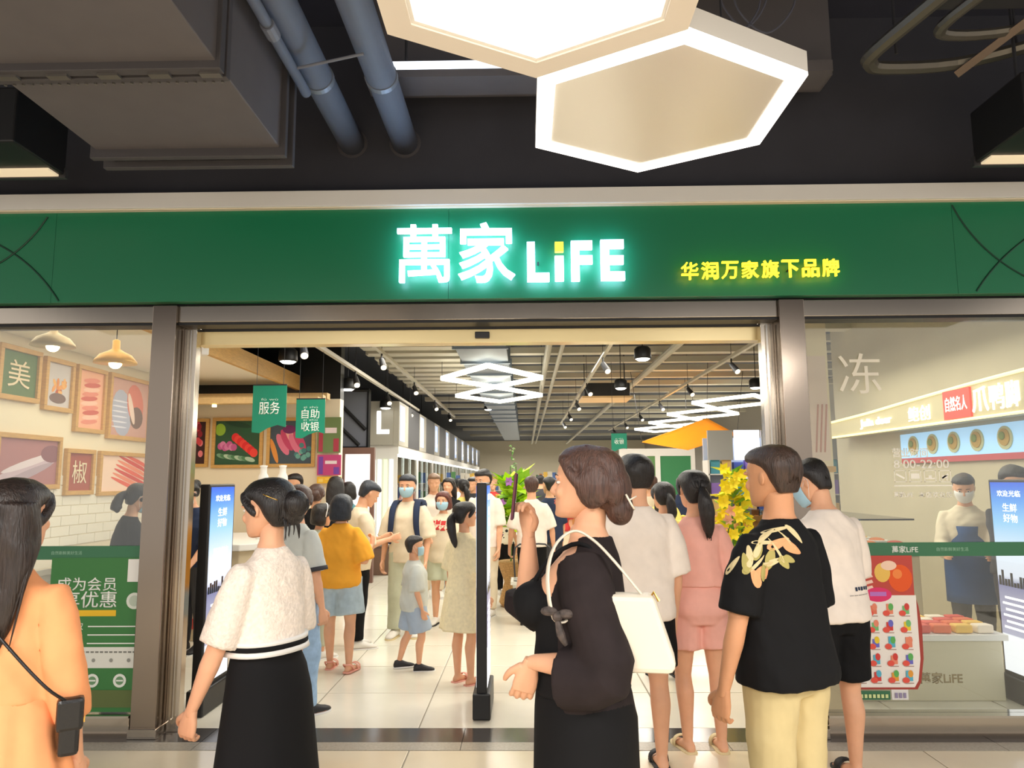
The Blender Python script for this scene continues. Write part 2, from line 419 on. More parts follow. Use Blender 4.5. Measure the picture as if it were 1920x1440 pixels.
# concourse ceiling
def mall_ceiling():
    struct(MB().box(-9, 9, -6, YF + 0.3, 4.75, 4.9).build('ceiling_mall', M_ceil))
    c = bpy.data.objects['ceiling_mall']
    for (y, z) in ((3.55, 4.45), (4.55, 4.15)):
        MB().box(-1.0, 2.0, y, y + 0.22, z, 4.75).build('beam', M_duct, c, bevel=0.01)
    MB().box(-0.98, 1.9, 4.32, 4.55, 4.05, 4.12).build('beam_flange', M_duct, c)
    # white LED strip rail behind the pipes
    st = thing('led_batten', 'thin white lit batten high behind the round pipes', 'light', (-0.5, 4.2, 4.04))
    MB().box(-0.35, 0.45, -0.02, 0.02, 0.0, 0.03).build('diffuser', emis('batten', (230, 240, 255), 1.6), st)
    for x in (-0.2, 0.2):
        MB().cyl((x, 0, 0.03), 0.008, 0.68, 8).build('hanger', M_dark, st)
    # square air duct
    d = thing('air_duct', 'large grey sheet metal air duct with flanged joints under the dark ceiling', 'duct', (-1.81, 3.0, 3.35))
    MB().box(-0.51, 0.51, -6.0, -0.02, 0.0, 0.75).build('duct_section', M_duct, d, bevel=0.006)
    MB().box(-0.50, 0.50, 0.02, 0.84, 0.012, 0.74).build('duct_section', M_duct, d, bevel=0.006)
    for (y0, y1) in ((-0.06, -0.01), (0.01, 0.05), (0.80, 0.84), (0.93, 0.97)):
        MB().box(-0.53, 0.53, y0, y1, -0.035, 0.79).build('flange', mat('flange', (70, 67, 70), 0.6), d, bevel=0.003)
    MB().box(-0.46, 0.46, 0.84, 0.96, 0.0, 0.72).build('flexible_joint', M_dark, d)
    bolts = mat('bolt', (120, 116, 112), 0.4, 0.7)
    for k in range(26):
        MB().cyl((-0.5 + k * 0.04, 0.045, -0.042), 0.007, 0.01, 6).build('bolt', bolts, d)
    for k in range(5):
        MB().box(-0.45 + k * 0.22, -0.36 + k * 0.22, -0.035, -0.0, -0.046, -0.035).build('clip', bolts, d)
    for (x, y) in ((-0.45, 0.6), (0.45, 0.6), (-0.45, -1.2), (0.45, -1.2)):
        MB().cyl((x, y, 0.74), 0.008, 0.66, 6).build('hanger_rod', M_dark, d)
    # round pipes
    for (x, r, lab) in ((-1.175, 0.085, 'grey round pipe running into the dark wall beside the square duct'), (-0.81, 0.088, 'grey round pipe with a band clamp running into the dark wall')):
        p = thing('round_pipe', lab, 'pipe', (x, YF + 0.05, 3.88))
        MB().tube([(0, 0, 0), (0, -9.5, 0)], r, 28).build('pipe_body', M_pipe, p, smooth=True)
        MB().tube([(0, -0.035, 0), (0, -0.0, 0)], r + 0.02, 28).build('wall_collar', mat('flange', (70, 67, 70), 0.6), p)
        MB().tube([(0, -0.9, 0), (0, -0.86, 0)], r + 0.006, 28).build('band_clamp', mat('clamp', (150, 158, 172), 0.4, 0.5), p)
        MB().box(-r - 0.01, r + 0.01, -1.55, -1.5, r, r + 0.04).build('hanger_bar', M_dark, p)
        for s in (-1, 1): MB().cyl((s * (r + 0.004), -1.525, r + 0.03), 0.007, 0.82 - r, 6).build('hanger_rod', M_dark, p)
    p = thing('conduit_pipe', 'thin grey conduit pipe beside the square air duct', 'pipe', (-1.22, 3.9, 3.75))
    MB().tube([(0, 0.05, 0), (0, -6.5, 0)], 0.028, 12).build('pipe_body', M_pipe, p, smooth=True)
    MB().tube([(0, -0.6, 0), (0, -0.5, 0)], 0.036, 12).build('coupling', M_pipe, p)
    MB().tube([(0, -0.2, 0), (0.4, -0.3, 0.02)], 0.008, 8).build('brace_wire', M_pipe, p)
    # recessed smoke curtain boxes
    for (x, lab) in ((-3.45, 'dark ceiling box with a cream lit slot next to the square air duct'), (3.35, 'dark ceiling box with a cream lit slot below the bent cable tray')):
        b = thing('slot_light_box', lab, 'light', (x, 4.2, 3.44))
        MB().box(-0.65, 0.65, -0.35, 0.12, 0.0, 0.32).build('housing', M_black, b, bevel=0.01)
        MB().box(-0.62, 0.62, 0.0, 0.1, -0.012, 0.0).build('slot_diffuser', emis('slot', (236, 214, 180), 0.55), b)
        MB().box(-0.66, 0.66, 0.1, 0.13, -0.02, 0.04).build('lip', M_dark, b)
        for s in (-0.5, 0.5): MB().cyl((s, -0.1, 0.3), 0.01, 1.0, 6).build('hanger_rod', M_dark, b)
    # cable tray
    t = thing('cable_tray', 'bent grey cable tray with a diagonal brace high over the right window', 'cable tray', (2.4, 4.25, 4.0))
    Mt = mat('tray_metal', (108, 104, 96), 0.45, 0.6)
    MB().tube([(-0.24, -0.75, 0.02), (-0.36, -0.2, 0.02), (-0.34, -0.06, 0.02), (-0.22, 0.0, 0.02), (0.2, 0.0, 0.04), (0.6, -0.18, 0.06), (0.9, -0.4, 0.06)], 0.045, 8, sub=4, flat=0.8).build('outer_channel', Mt, t)
    MB().tube([(0.0, -0.75, 0.05), (-0.08, -0.38, 0.05), (0.02, -0.28, 0.05), (0.35, -0.3, 0.06), (0.75, -0.5, 0.06)], 0.035, 8, sub=4, flat=0.8).build('inner_channel', Mt, t)
    MB().tube([(0.22, 0.02, -0.01), (0.5, -0.75, 0.12)], 0.03, 4).build('diagonal_brace', mat('brace', (126, 108, 92), 0.5, 0.3), t)
    MB().box(-0.2, 0.4, -0.62, -0.5, 0.06, 0.2).build('cross_bracket', M_dark, t)
    MB().cbox((0.62, -0.35, 0.1), 0.22, 0.14, 0.10).build('junction_box', mat('junction_green', (30, 92, 74), 0.5), t, bevel=0.01)
    for x in (-0.2, 0.5): MB().cyl((x, -0.1, 0.05), 0.01, 0.7, 6).build('hanger_rod', M_dark, t)
    w = thing('cable_loop', 'thin looped grey cables hanging above the mirrored hexagon light', 'cable', (1.25, 4.3, 4.75))
    for k, (dx, r, dz) in enumerate(((0, 0.2, 0.5), (0.12, 0.13, 0.42), (0.25, 0.17, 0.46))):
        MB().tube([(dx - r, 0, 0.0), (dx - r * 1.05, 0, -dz * 0.6), (dx, 0, -dz), (dx + r * 1.05, 0, -dz * 0.6), (dx + r, 0, 0)], 0.006, 6, sub=6).build('cable', mat('cable', (92, 94, 108), 0.6), w)
mall_ceiling()

# ------------------------------------------------------------------ hexagon lights
def hexagon(R, a0=90): return [(R * math.cos(math.radians(a0 + 60 * k)), R * math.sin(math.radians(a0 + 60 * k))) for k in range(6)]
def hex_ring(mb, Ro, Ri, z0, z1):
    o, i = hexagon(Ro), hexagon(Ri)
    for k in range(6):
        a, b, c, d = o[k], o[(k + 1) % 6], i[(k + 1) % 6], i[k]
        mb.prism([a, b, c, d], 'z', z0, z1)
    return mb
def hex_lights():
    a = thing('hexagon_light', 'hexagon ceiling light with a glowing white panel and broad cream frame', 'light', (0.045, 1.812, 2.9))
    Rr = 0.516
    hex_ring(MB(), Rr, Rr * 0.825, 0.0, 0.10).build('frame', mat('hex_cream', (226, 218, 208), 0.45), a)
    MB().prism(hexagon(Rr * 0.80), 'z', 0.02, 0.03).build('lit_panel', emis('hex_panel', (255, 250, 238), 3.6), a)
    hex_ring(MB(), Rr * 0.825, Rr * 0.80, 0.008, 0.03).build('inner_rim', M_white, a)
    MB().prism(hexagon(Rr * 0.98), 'z', 0.09, 0.11).build('back_plate', M_white, a)
    b = thing('hexagon_light', 'hexagon ceiling light with a glowing white rim around a mirrored grey panel', 'light', (0.497, 2.593, 2.9))
    hex_ring(MB(), Rr, Rr * 0.865, 0.0, 0.012).build('lit_rim', emis('hex_rim', (255, 248, 240), 2.6), b)
    hex_ring(MB(), Rr, Rr * 0.97, 0.012, 0.085).build('side_casing', M_white, b)
    MB().prism(hexagon(Rr * 0.87), 'z', 0.006, 0.02).build('mirror_panel', mat('hex_mirror', (226, 222, 214), 0.26, 0.35), b)
    MB().prism(hexagon(Rr * 0.975), 'z', 0.075, 0.09).build('back_plate', M_white, b)
    for o in (a, b):
        for (x, y) in ((0.3, 0.2), (-0.3, 0.2), (0, -0.35)):
            MB().cyl((x, y, 0.08), 0.004, 1.77, 6).build('suspension_wire', M_dark, o)
hex_lights()

# ------------------------------------------------------------------ signs on the fascia
def at(px, py, Y):
    d = rt2 * ((px - 960) / 1400.0) - up2 * ((py - 720) / 1400.0) + fw
    return Vector((0, 0, HC)) + d * (Y / d.y)
def signs():
    ys = YF - 0.115
    s = thing('lit_sign', 'large glowing white channel letters in the middle of the green fascia', 'sign', (-0.05, ys, 3.0))
    def letter(body, x0, x1, y0, y1, M, off=0.0, nm='letter', parent=s, ex=0.03):
        a = at(x0, y0, ys); b = at(x1, y1, ys)
        o = text_obj(body, M, parent, Vector(((a.x + b.x) / 2, ys, (a.z + b.z) / 2)) - parent.location, w=abs(b.x - a.x), h=abs(a.z - b.z), extrude=ex, offset=off, name=nm)
        MB().tube([Vector(((a.x + b.x) / 2, YF - 0.06, (a.z + b.z) / 2)) - parent.location, Vector(((a.x + b.x) / 2, ys, (a.z + b.z) / 2)) - parent.location], 0.006, 6).build('standoff', M_dark, parent)
        return o
    letter('萬', 746, 847, 424, 530, E_sign, 0.005)
    letter('家', 860, 966, 420, 530, E_sign, 0.012)
    letter('L', 988, 1030, 456, 529, E_sign, 0.035)
    letter('ı', 1040, 1057, 482, 528, E_sign, 0.035)
    letter('F', 1070, 1111, 454, 528, E_sign, 0.035)
    letter('E', 1125, 1171, 452, 527, E_sign, 0.035)
    a = at(1040, 456, ys); b = at(1056, 474, ys)
    MB().box(a.x - s.location.x, b.x - s.location.x, -0.03, 0.0, b.z - 3.0, a.z - 3.0).build('yellow_dot', emis('dot_yellow', (255, 214, 60), 2.2), s)
    t = thing('lit_sign', 'small glowing yellow lettering on the right part of the green fascia', 'sign', (1.6, ys, 2.9))
    chars = '华润万家旗下品牌'
    for i, ch in enumerate(chars):
        x0 = 1276 + i * 37.7; dy = -i * 0.9
        letter(ch, x0, x0 + 33, 493 + dy, 525 + dy, E_yel, 0.008, parent=t, ex=0.02)
signs()

# ------------------------------------------------------------------ people
SKIN = mat('skin', (226, 172, 138), 0.5, noise=0.05, nscale=12, sss=0.08, spec=0.3)
SKIN2 = mat('skin_tan', (206, 150, 112), 0.5, noise=0.05, nscale=12, sss=0.08, spec=0.3)
def hair_mat(n, rgb): return mat(n, rgb, 0.42, noise=0.45, nscale=14, stretch=(7, 7, 0.6), bump=0.5, bscale=30, spec=0.5)
HAIR = hair_mat('hair_black', (30, 26, 26)); HAIR_BR = hair_mat('hair_brown', (74, 50, 42)); HAIR_DK = hair_mat('hair_dark', (42, 32, 28)); HAIR_BLUE = hair_mat('hair_blue_black', (34, 40, 50))
EYE_W = mat('eye_white', (235, 232, 226), 0.3); EYE_D = mat('eye_dark', (30, 22, 18), 0.2); LIP = mat('lip', (190, 96, 88), 0.45)
MASK = mat('mask_blue', (168, 206, 224), 0.7)
def cloth(n, rgb, bump=0.25, noise=0.06, ns=9, bs=7, rough=0.85): return mat(n, rgb, rough, noise=noise, nscale=ns, bump=bump, bscale=bs, spec=0.2)

def remesh(mb, vox, smooth=3, mats=None, name='m'):
    me = bpy.data.meshes.new(name); me.from_pydata(mb.v, [], mb.f)
    o = bpy.data.objects.new(name, me); COL.objects.link(o)
    r = o.modifiers.new('r', 'REMESH'); r.mode = 'VOXEL'; r.voxel_size = vox
    if smooth:
        s = o.modifiers.new('s', 'SMOOTH'); s.factor = 0.5; s.iterations = smooth
    dg = bpy.context.evaluated_depsgraph_get()
    out = bpy.data.meshes.new_from_object(o.evaluated_get(dg))
    bpy.data.objects.remove(o); bpy.data.meshes.remove(me)
    out.materials.clear()
    for M in (mats or []): out.materials.append(M)
    out.polygons.foreach_set('use_smooth', [True] * len(out.polygons))
    out.name = name
    return out
def join_meshes(ms, name, M):
    vs = []; fs = []
    for me in ms:
        o = len(vs); vs += [tuple(v.co) for v in me.vertices]; fs += [tuple(i + o for i in p.vertices) for p in me.polygons]
        bpy.data.meshes.remove(me)
    out = bpy.data.meshes.new(name); out.from_pydata(vs, [], fs); out.materials.append(M)
    out.polygons.foreach_set('use_smooth', [True] * len(out.polygons))
    return out

from mathutils import noise as mnoise
def crumple(me, amp, seed=0.0):
    n = len(me.vertices); nr = np.empty(n * 3); me.vertices.foreach_get('normal', nr); nr = nr.reshape(-1, 3)
    co = np.empty(n * 3); me.vertices.foreach_get('co', co); co = co.reshape(-1, 3)
    d = np.array([mnoise.noise((x * 9 + z * 4 + seed, y * 9 - z * 3, z * 6)) + 0.5 * mnoise.noise((x * 22 + z * 12, y * 22 + seed, z * 14)) for x, y, z in co])
    d = np.maximum(d + 0.30, 0.0)
    co += nr * (d * amp)[:, None]
    me.vertices.foreach_set('co', co.ravel()); me.update()
    return me
def lerp_table(tab, z):
    if z <= tab[0][0]: return tab[0][1:]
    for a, b in zip(tab, tab[1:]):
        if z <= b[0]:
            t = (z - a[0]) / (b[0] - a[0]); t = t * t * (3 - 2 * t) * 0.5 + t * 0.5
            return tuple(p + (q - p) * t for p, q in zip(a[1:], b[1:]))
    return tab[-1][1:]
# z, half width, half depth, y offset  (fractions of height)
T_MAN = [(0.455, 0.070, 0.055, -0.006), (0.50, 0.092, 0.066, -0.010), (0.54, 0.092, 0.065, -0.008), (0.61, 0.082, 0.058, 0.0), (0.68, 0.087, 0.061, 0.002), (0.74, 0.094, 0.064, 0.002), (0.775, 0.094, 0.056, -0.004), (0.80, 0.080, 0.046, -0.010), (0.822, 0.055, 0.039, -0.012), (0.84, 0.038, 0.035, -0.010), (0.85, 0.034, 0.033, -0.006)]
T_WOM = [(0.455, 0.074, 0.058, -0.008), (0.50, 0.098, 0.070, -0.014), (0.54, 0.094, 0.066, -0.010), (0.61, 0.072, 0.052, 0.0), (0.68, 0.079, 0.057, 0.004), (0.735, 0.084, 0.066, 0.010), (0.775, 0.084, 0.053, -0.002), (0.80, 0.072, 0.042, -0.010), (0.822, 0.048, 0.034, -0.012), (0.84, 0.033, 0.031, -0.010), (0.85, 0.030, 0.029, -0.006)]

def sring(c, ax, ay, rx, ryf, ryb, n=24, p=2.3):
    out = []
    for k in range(n):
        a = 2 * math.pi * k / n; ca, sa = math.cos(a), math.sin(a)
        e = 2.0 / p
        x = math.copysign(abs(ca) ** e, ca) * rx; y = math.copysign(abs(sa) ** e, sa); y *= ryf if y > 0 else ryb
        out.append(c + ax * x + ay * y)
    return out

class Person:
    def __init__(s, label, loc, rot, H, sex='m', fat=1.0, lod=1, lean=0, headyaw=0, headpitch=0, headroll=0, arms=None, legs=None, skin=SKIN, group=None, fatw=None, drop=0.0):
        s.H, s.fat, s.lod, s.skin = H, fat, lod, skin
        s.root = thing('person', label, 'person', loc, math.radians(rot), group)
        s.tab = T_MAN if sex == 'm' else T_WOM; s.sex = sex
        s.vb = (0.009, 0.012, 0.017)[lod]; s.vh = (0.0045, 0.007, 0.011)[lod]; s.vhand = (0.0034, 0.0052, 0.009)[lod]; s.vc = (0.009, 0.012, 0.018)[lod]
        s.M = Matrix.Translation((0, 0, 0.52 * H)) @ Matrix.Rotation(-math.radians(lean), 4, 'X') @ Matrix.Translation((0, 0, -0.52 * H))
        s.drop = drop
        # joints
        sw = (0.102 if sex == 'm' else 0.090) * (0.6 + 0.4 * fat)
        arms = arms or {}; legs = legs or {}
        dflt = {'R': ((0.13, 0.0, -1), (0.05, 0.18, -1), (0, 0.15, -1), 35), 'L': ((-0.13, 0.0, -1), (-0.05, 0.18, -1), (0, 0.15, -1), 35)}
        s.arm = {}
        for side, sg in (('R', 1), ('L', -1)):
            u, f, h, curl = (tuple(arms.get(side, dflt[side])) + (35,))[:4]
            sh = Vector((sg * sw * H, -0.008 * H, 0.780 * H))
            u = Vector(u).normalized(); f = Vector(f).normalized(); h = Vector(h).normalized()
            el = sh + u * 0.172 * H; wr = el + f * 0.150 * H
            s.arm[side] = [s.M @ p for p in (sh, el, wr)] + [(s.M.to_3x3() @ h), curl, sg]
        s.leg = {}
        for side, sg in (('R', 1), ('L', -1)):
            t, sn = legs.get(side, ((sg * 0.02, 0.02, -1), (0, -0.03, -1)))
            hip = Vector((sg * 0.050 * H * (0.6 + 0.4 * fat), -0.004 * H, 0.50 * H)); t = Vector(t).normalized(); sn = Vector(sn).normalized()
            kn = hip + t * 0.235 * H; an = kn + sn * 0.222 * H
            s.leg[side] = (hip, kn, an, sg)
        lowest = min(s.leg['R'][2].z, s.leg['L'][2].z)
        s.dz = 0.041 * H - lowest
        s.root.location.z += 0
        s.off = Vector((0, 0, s.dz))
        s.hh = 0.136 * H if H > 1.3 else 0.136 * H + 0.03 * (1.5 - H) 
        nk = s.M @ Vector((0, -0.004 * H, 0.862 * H))
        R = s.M.to_3x3() @ Matrix.Rotation(math.radians(headyaw), 3, 'Z') @ Matrix.Rotation(-math.radians(headpitch), 3, 'X') @ Matrix.Rotation(math.radians(headroll), 3, 'Y')
        s.HM = Matrix.Translation(nk) @ R.to_4x4() @ Matrix.Translation((0, 0.06 * s.hh, 0.55 * s.hh))
    def body_ring(s, z, ew=0.0, ed=0.0, kw=1.0, n=28):
        w, d, yo = lerp_table(s.tab, z)
        bel = s.fat
        return sring(s.M @ Vector((0, yo * s.H, z * s.H)), s.M.to_3x3() @ Vector((1, 0, 0)), s.M.to_3x3() @ Vector((0, 1, 0)), (w * bel * kw * s.H + ew), (d * bel * s.H + ed), (d * bel * s.H + ed), n)
    def put(s, name, me, M=None, label=None, parent=None):
        if s.dz and parent is None: me.transform(Matrix.Translation((0, 0, s.dz)))
        if M is not None:
            me.materials.clear(); me.materials.append(M)
        o = link(name, me, parent or s.root, True)
        if parent is not None: me.transform(Matrix.Translation((0, 0, s.dz)))
        if label: o['label'] = label
        return o
    def put_mb(s, name, mb, M, label=None, parent=None, smooth=True):
        me = mb.mesh(name, M); return s.put(name, me, None, label, parent)
    # --- the body
    def body(s, face=True, shod=False):
        H, f = s.H, s.fat; mb = MB()
        zs = [0.455, 0.48, 0.50, 0.52, 0.54, 0.575, 0.61, 0.645, 0.68, 0.71, 0.74, 0.765, 0.785, 0.80, 0.815, 0.828, 0.838, 0.85]
        mb.loft([s.body_ring(z) for z in zs])
        nk0 = s.M @ Vector((0, -0.008 * H, 0.815 * H)); nk1 = s.HM @ Vector((0, -0.12 * s.hh, -0.25 * s.hh))
        rn = (0.034 if s.sex == 'm' else 0.029) * H * (0.7 + 0.3 * f)
        mb.tube([nk0, (nk0 + nk1) / 2 + Vector((0, 0, 0.0)), nk1], [rn * 1.15, rn, rn * 0.98], 16, sub=3)
        for side in 'RL':
            hip, kn, an, sg = s.leg[side]; mid = (hip + kn) / 2; c1 = kn.lerp(an, 0.28) + Vector((0, -0.010 * H, 0)); c2 = kn.lerp(an, 0.62) + Vector((0, -0.005 * H, 0))
            th = 0.0495 * f * (1.04 if s.sex == 'f' else 1)
            mb.tube([hip + Vector((0, 0, 0.02 * H)), hip.lerp(kn, 0.25), mid, kn, c1, c2, an], [th * H, th * H, 0.042 * f * H, 0.030 * H * (0.5 + .5 * f), 0.0325 * H * (0.5 + .5 * f), 0.025 * H * (0.5 + .5 * f), 0.0185 * H], 16, sub=3)
            s.foot(mb, side)
            sh, el, wr, hd, curl, sg = s.arm[side]
            a = f ** 0.8
            up0 = sh + (s.M.to_3x3() @ Vector((-sg * 0.02 * H, 0, 0.0)))
            mb.tube([up0, sh.lerp(el, 0.15), sh.lerp(el, 0.5), el, el.lerp(wr, 0.28), el.lerp(wr, 0.65), wr, wr + hd * 0.012 * H], [0.027 * H * a, 0.028 * H * a, 0.0255 * H * a, 0.0215 * H * a, 0.0225 * H * a, 0.0175 * H * a, 0.0135 * H, 0.013 * H], 14, sub=3)
        parts = [remesh(mb, s.vb, 4)]
        parts.append(remesh(s.head_mb(), s.vh, 2))
        for side in 'RL':
            parts.append(remesh(s.hand_mb(side), s.vhand, 1))
        me = join_meshes(parts, 'body', s.skin)
        s.bodyo = s.put('body', me)
        if face: s.face()
        return s
    def foot_frame(s, side):
        hip, kn, an, sg = s.leg[side]
        d = an - kn; fwd = Vector((0, 1, 0))
        # toe direction: forward, tilted by how far the shin leans back
        pit = 0.0
        lift = an.z - min(s.leg['R'][2].z, s.leg['L'][2].z)
        if lift > 0.02 * s.H: pit = -min(1.0, lift / (0.12 * s.H)) * 0.8
        return an, Matrix.Rotation(pit, 3, 'X') @ Matrix.Rotation(-sg * 0.12, 3, 'Z')
    def foot(s, mb, side):
        an, R = s.foot_frame(side); H = s.H; k = H * (1 if H > 1.3 else 1.05)
        prof = [(-0.034, 0.014, 0.02, 0.000), (-0.024, 0.019, 0.036, 0), (0.0, 0.020, 0.046, 0), (0.03, 0.022, 0.036, 0), (0.06, 0.025, 0.024, 0), (0.085, 0.026, 0.018, 0), (0.105, 0.021, 0.013, 0), (0.114, 0.010, 0.008, 0)]
        rings = []
        for (y, w, h, _) in prof:
            ring = []
            for j in range(12):
                a = 2 * math.pi * j / 12
                z = -0.041 + (h * (0.5 + 0.5 * math.sin(a)))
                ring.append(an + R @ Vector((w * math.cos(a) * k, y * k, z * k)))
            rings.append(ring)
        mb.loft(rings)
    def head_mb(s):
        h = s.hh; mb = MB()
        prof = [(-0.505, .08, .34, .12), (-0.485, .14, .385, .03), (-0.42, .21, .405, -.05), (-0.33, .265, .405, -.20), (-0.22, .305, .40, -.32), (-0.10, .33, .395, -.39), (0.0, .345, .385, -.44), (0.10, .355, .40, -.475), (0.2, .355, .395, -.49), (0.3, .335, .355, -.475), (0.39, .28, .27, -.42), (0.455, .19, .16, -.32), (0.49, .10, .05, -.2), (0.50, .03, -.02, -.12)]
        ax = Vector((1, 0, 0)); ay = Vector((0, 1, 0)); rings = []
        for (z, w, fr, bk) in prof:
            c = (fr + bk) / 2; r = (fr - bk) / 2
            rings.append([s.HM @ p for p in sring(Vector((0, c * h, z * h)), ax, ay, w * h, r * h, r * h, 22, 2.15)])
        mb.loft(rings)
        T = lambda x, y, z: s.HM @ Vector((x * h, y * h, z * h))
        # nose, lips, brow, cheeks, ears
        mb.tube([T(0, .36, .06), T(0, .41, -.04), T(0, .455, -.125), T(0, .40, -.17)], [.035 * h, .042 * h, .055 * h, .04 * h], 10, sub=2)
        for sg in (-1, 1):
            mb.ell(T(sg * .05, .405, -.145), (.035 * h, .04 * h, .03 * h), 10, 6)
            mb.ell(T(sg * .16, .325, -.13), (.10 * h, .07 * h, .10 * h), 10, 6)
            mb.ell(T(sg * .14, .365, .085), (.11 * h, .05 * h, .035 * h), 10, 6)
            R = s.HM.to_3x3() @ Matrix.Rotation(sg * 0.35, 3, 'Z')
            mb.ell(T(sg * .36, -.06, -.04), (.03 * h, .075 * h, .115 * h), 10, 8, R)
        mb.ell(T(0, .392, -.262), (.085 * h, .03 * h, .02 * h), 10, 6); mb.ell(T(0, .388, -.305), (.075 * h, .032 * h, .024 * h), 10, 6)
        mb.ell(T(0, .36, -.44), (.10 * h, .055 * h, .06 * h), 10, 6)
        return mb
    def face(s):
        h = s.hh; T = lambda x, y, z: s.HM @ Vector((x * h, y * h, z * h)); R = s.HM.to_3x3()
        for sg in (-1, 1):
            s.put_mb('eye', MB().ell(T(sg * .145, .352, .005), (.062 * h, .04 * h, .026 * h), 12, 7, R), EYE_W)
            s.put_mb('iris', MB().ell(T(sg * .145, .382, .005), (.026 * h, .015 * h, .024 * h), 10, 6, R), EYE_D)
            s.put_mb('eyebrow', MB().tube([T(sg * .07, .40, .095), T(sg * .14, .405, .115), T(sg * .225, .36, .10)], [.012 * h, .014 * h, .006 * h], 6, sub=2), HAIR)
        s.put_mb('lips', MB().ell(T(0, .412, -.264), (.078 * h, .02 * h, .016 * h), 10, 6, R).ell(T(0, .408, -.30), (.066 * h, .022 * h, .02 * h), 10, 6, R), LIP)
    def hand_mb(s, side):
        sh, el, wr, hd, curl, sg = s.arm[side]; H = s.H; L = 0.108 * H; mb = MB()
        fa = (wr - el).normalized(); d = hd.normalized()
        # palm normal: towards the body midline, perpendicular to d
        pn = getattr(s, 'palm_' + side, None)
        n = Vector(pn) if pn is not None else s.M.to_3x3() @ Vector((-sg, 0.25, 0))
        n = (n - d * n.dot(d)); n = n.normalized() if n.length > 1e-3 else Vector((0, 1, 0))
        x = d.cross(n)                                # across the palm
        fwdref = s.M.to_3x3() @ Vector((0, 1, 0))
        tref = getattr(s, 'thumb_' + side, None)
        ts = 1 if x.dot(Vector(tref) if tref is not None else (fwdref if abs(x.dot(fwdref)) > 0.15 else Vector((-sg, 0, 0.3)))) > 0 else -1
        x = x * ts                                    # x now points to the thumb side
        rings = []
        for (t, w, th) in ((-0.06, .125, .10), (0.08, .15, .10), (0.25, .20, .095), (0.42, .215, .085), (0.52, .20, .07)):
            rings.append(sring(wr + d * (t * L), x, n, w * L, th * L, th * L, 14, 2.6))
        mb.loft(rings)
        c = math.radians(curl)
        for i, (o, ln) in enumerate(((.155, .42), (.055, .47), (-.05, .44), (-.15, .35))):
            p = wr + d * (0.46 * L) + x * (o * L); pts = [p]; a = 0.0
            dirv = d + x * (o * 0.35)
            for k, fr in enumerate((.44, .31, .25)):
                a += c * (0.7 if k == 0 else 1.0)
                v = dirv.normalized() * math.cos(a) + n * math.sin(a)
                p = p + v * (fr * ln * L); pts.append(p)
            r = .047 * L
            mb.tube(pts, [r * 1.1, r * 1.02, r * .95, r * .72], 8, sub=2)
        p = wr + d * (0.10 * L) + x * (.13 * L); a = 0.6
        pts = [p, p + (d * .8 + x * .75 + n * .25).normalized() * (.22 * L)]
        pts.append(pts[-1] + (d * 1 + x * .35 + n * .35 * (1 + curl / 60)).normalized() * (.17 * L)); pts.append(pts[-1] + (d + x * .05 + n * .5 * (1 + curl / 60)).normalized() * (.13 * L))
        mb.tube(pts, [.075 * L, .065 * L, .056 * L, .042 * L], 8, sub=2)
        return mb
    # --- clothing
    def top(s, M, hem=0.46, sleeve=0.55, ease=0.014, sl_ease=0.016, flare=0.01, drape=0.96, name='shirt', neck=0.838, sl_flare=0.012, wide=0.0, label=None, vox=None, extra=()):
        H = s.H; mb = MB(); n = 30
        for (c, r) in extra: mb.ell(s.M @ (Vector(c) * H), tuple(q * H for q in r), 16, 10)
        wc, dc, _ = lerp_table(s.tab, 0.735)
        rings = []
        steps = 22
        for i in range(steps + 1):
            z = hem + (neck - hem) * i / steps
            w, d, yo = lerp_table(s.tab, z)
            if z < 0.735:
                t = (0.735 - z) / (0.735 - hem)
                w = max(w, wc * (drape + (1 - drape) * (1 - t))); d = max(d, dc * (drape * 0.97 + (1 - drape) * (1 - t)))
                e = ease + flare * t
            else: e = ease * max(0.3, 1 - (z - 0.735) / 0.13)
            rings.append(sring(s.M @ Vector((0, yo * H, z * H)), s.M.to_3x3() @ Vector((1, 0, 0)), s.M.to_3x3() @ Vector((0, 1, 0)), w * s.fat * H + e + wide * (1 if z < 0.72 else 0), d * s.fat * H + e, d * s.fat * H + e, n))
        mb.loft(rings)
        for side in 'RL':
            if not sleeve: break
            sh, el, wr, hd, curl, sg = s.arm[side]; a = s.fat ** 0.8
            tot = 0.172 + 0.150; pts = [sh + (s.M.to_3x3() @ Vector((-sg * 0.035 * H, 0, -0.005 * H)))]; rr = [0.030 * H * a]
            k = 7
            for i in range(k + 1):
                q = sleeve * i / k * tot
                if q <= 0.172: p = sh.lerp(el, q / 0.172); r = (0.0285 - 0.006 * q / 0.172) * H * a
                else: p = el.lerp(wr, (q - 0.172) / 0.150); r = (0.0225 - 0.008 * (q - 0.172) / 0.150) * H * a
                pts.append(p); rr.append(r + sl_ease * (0.35 + 0.65 * min(1, i / 3)) + sl_flare * i / k)
            mb.tube(pts, rr, 16)
        o = s.put(name, crumple(remesh(mb, vox or s.vc, 3, name=name), 0.009 if s.lod < 2 else 0.006, s.H * 37), M, label)
        return o
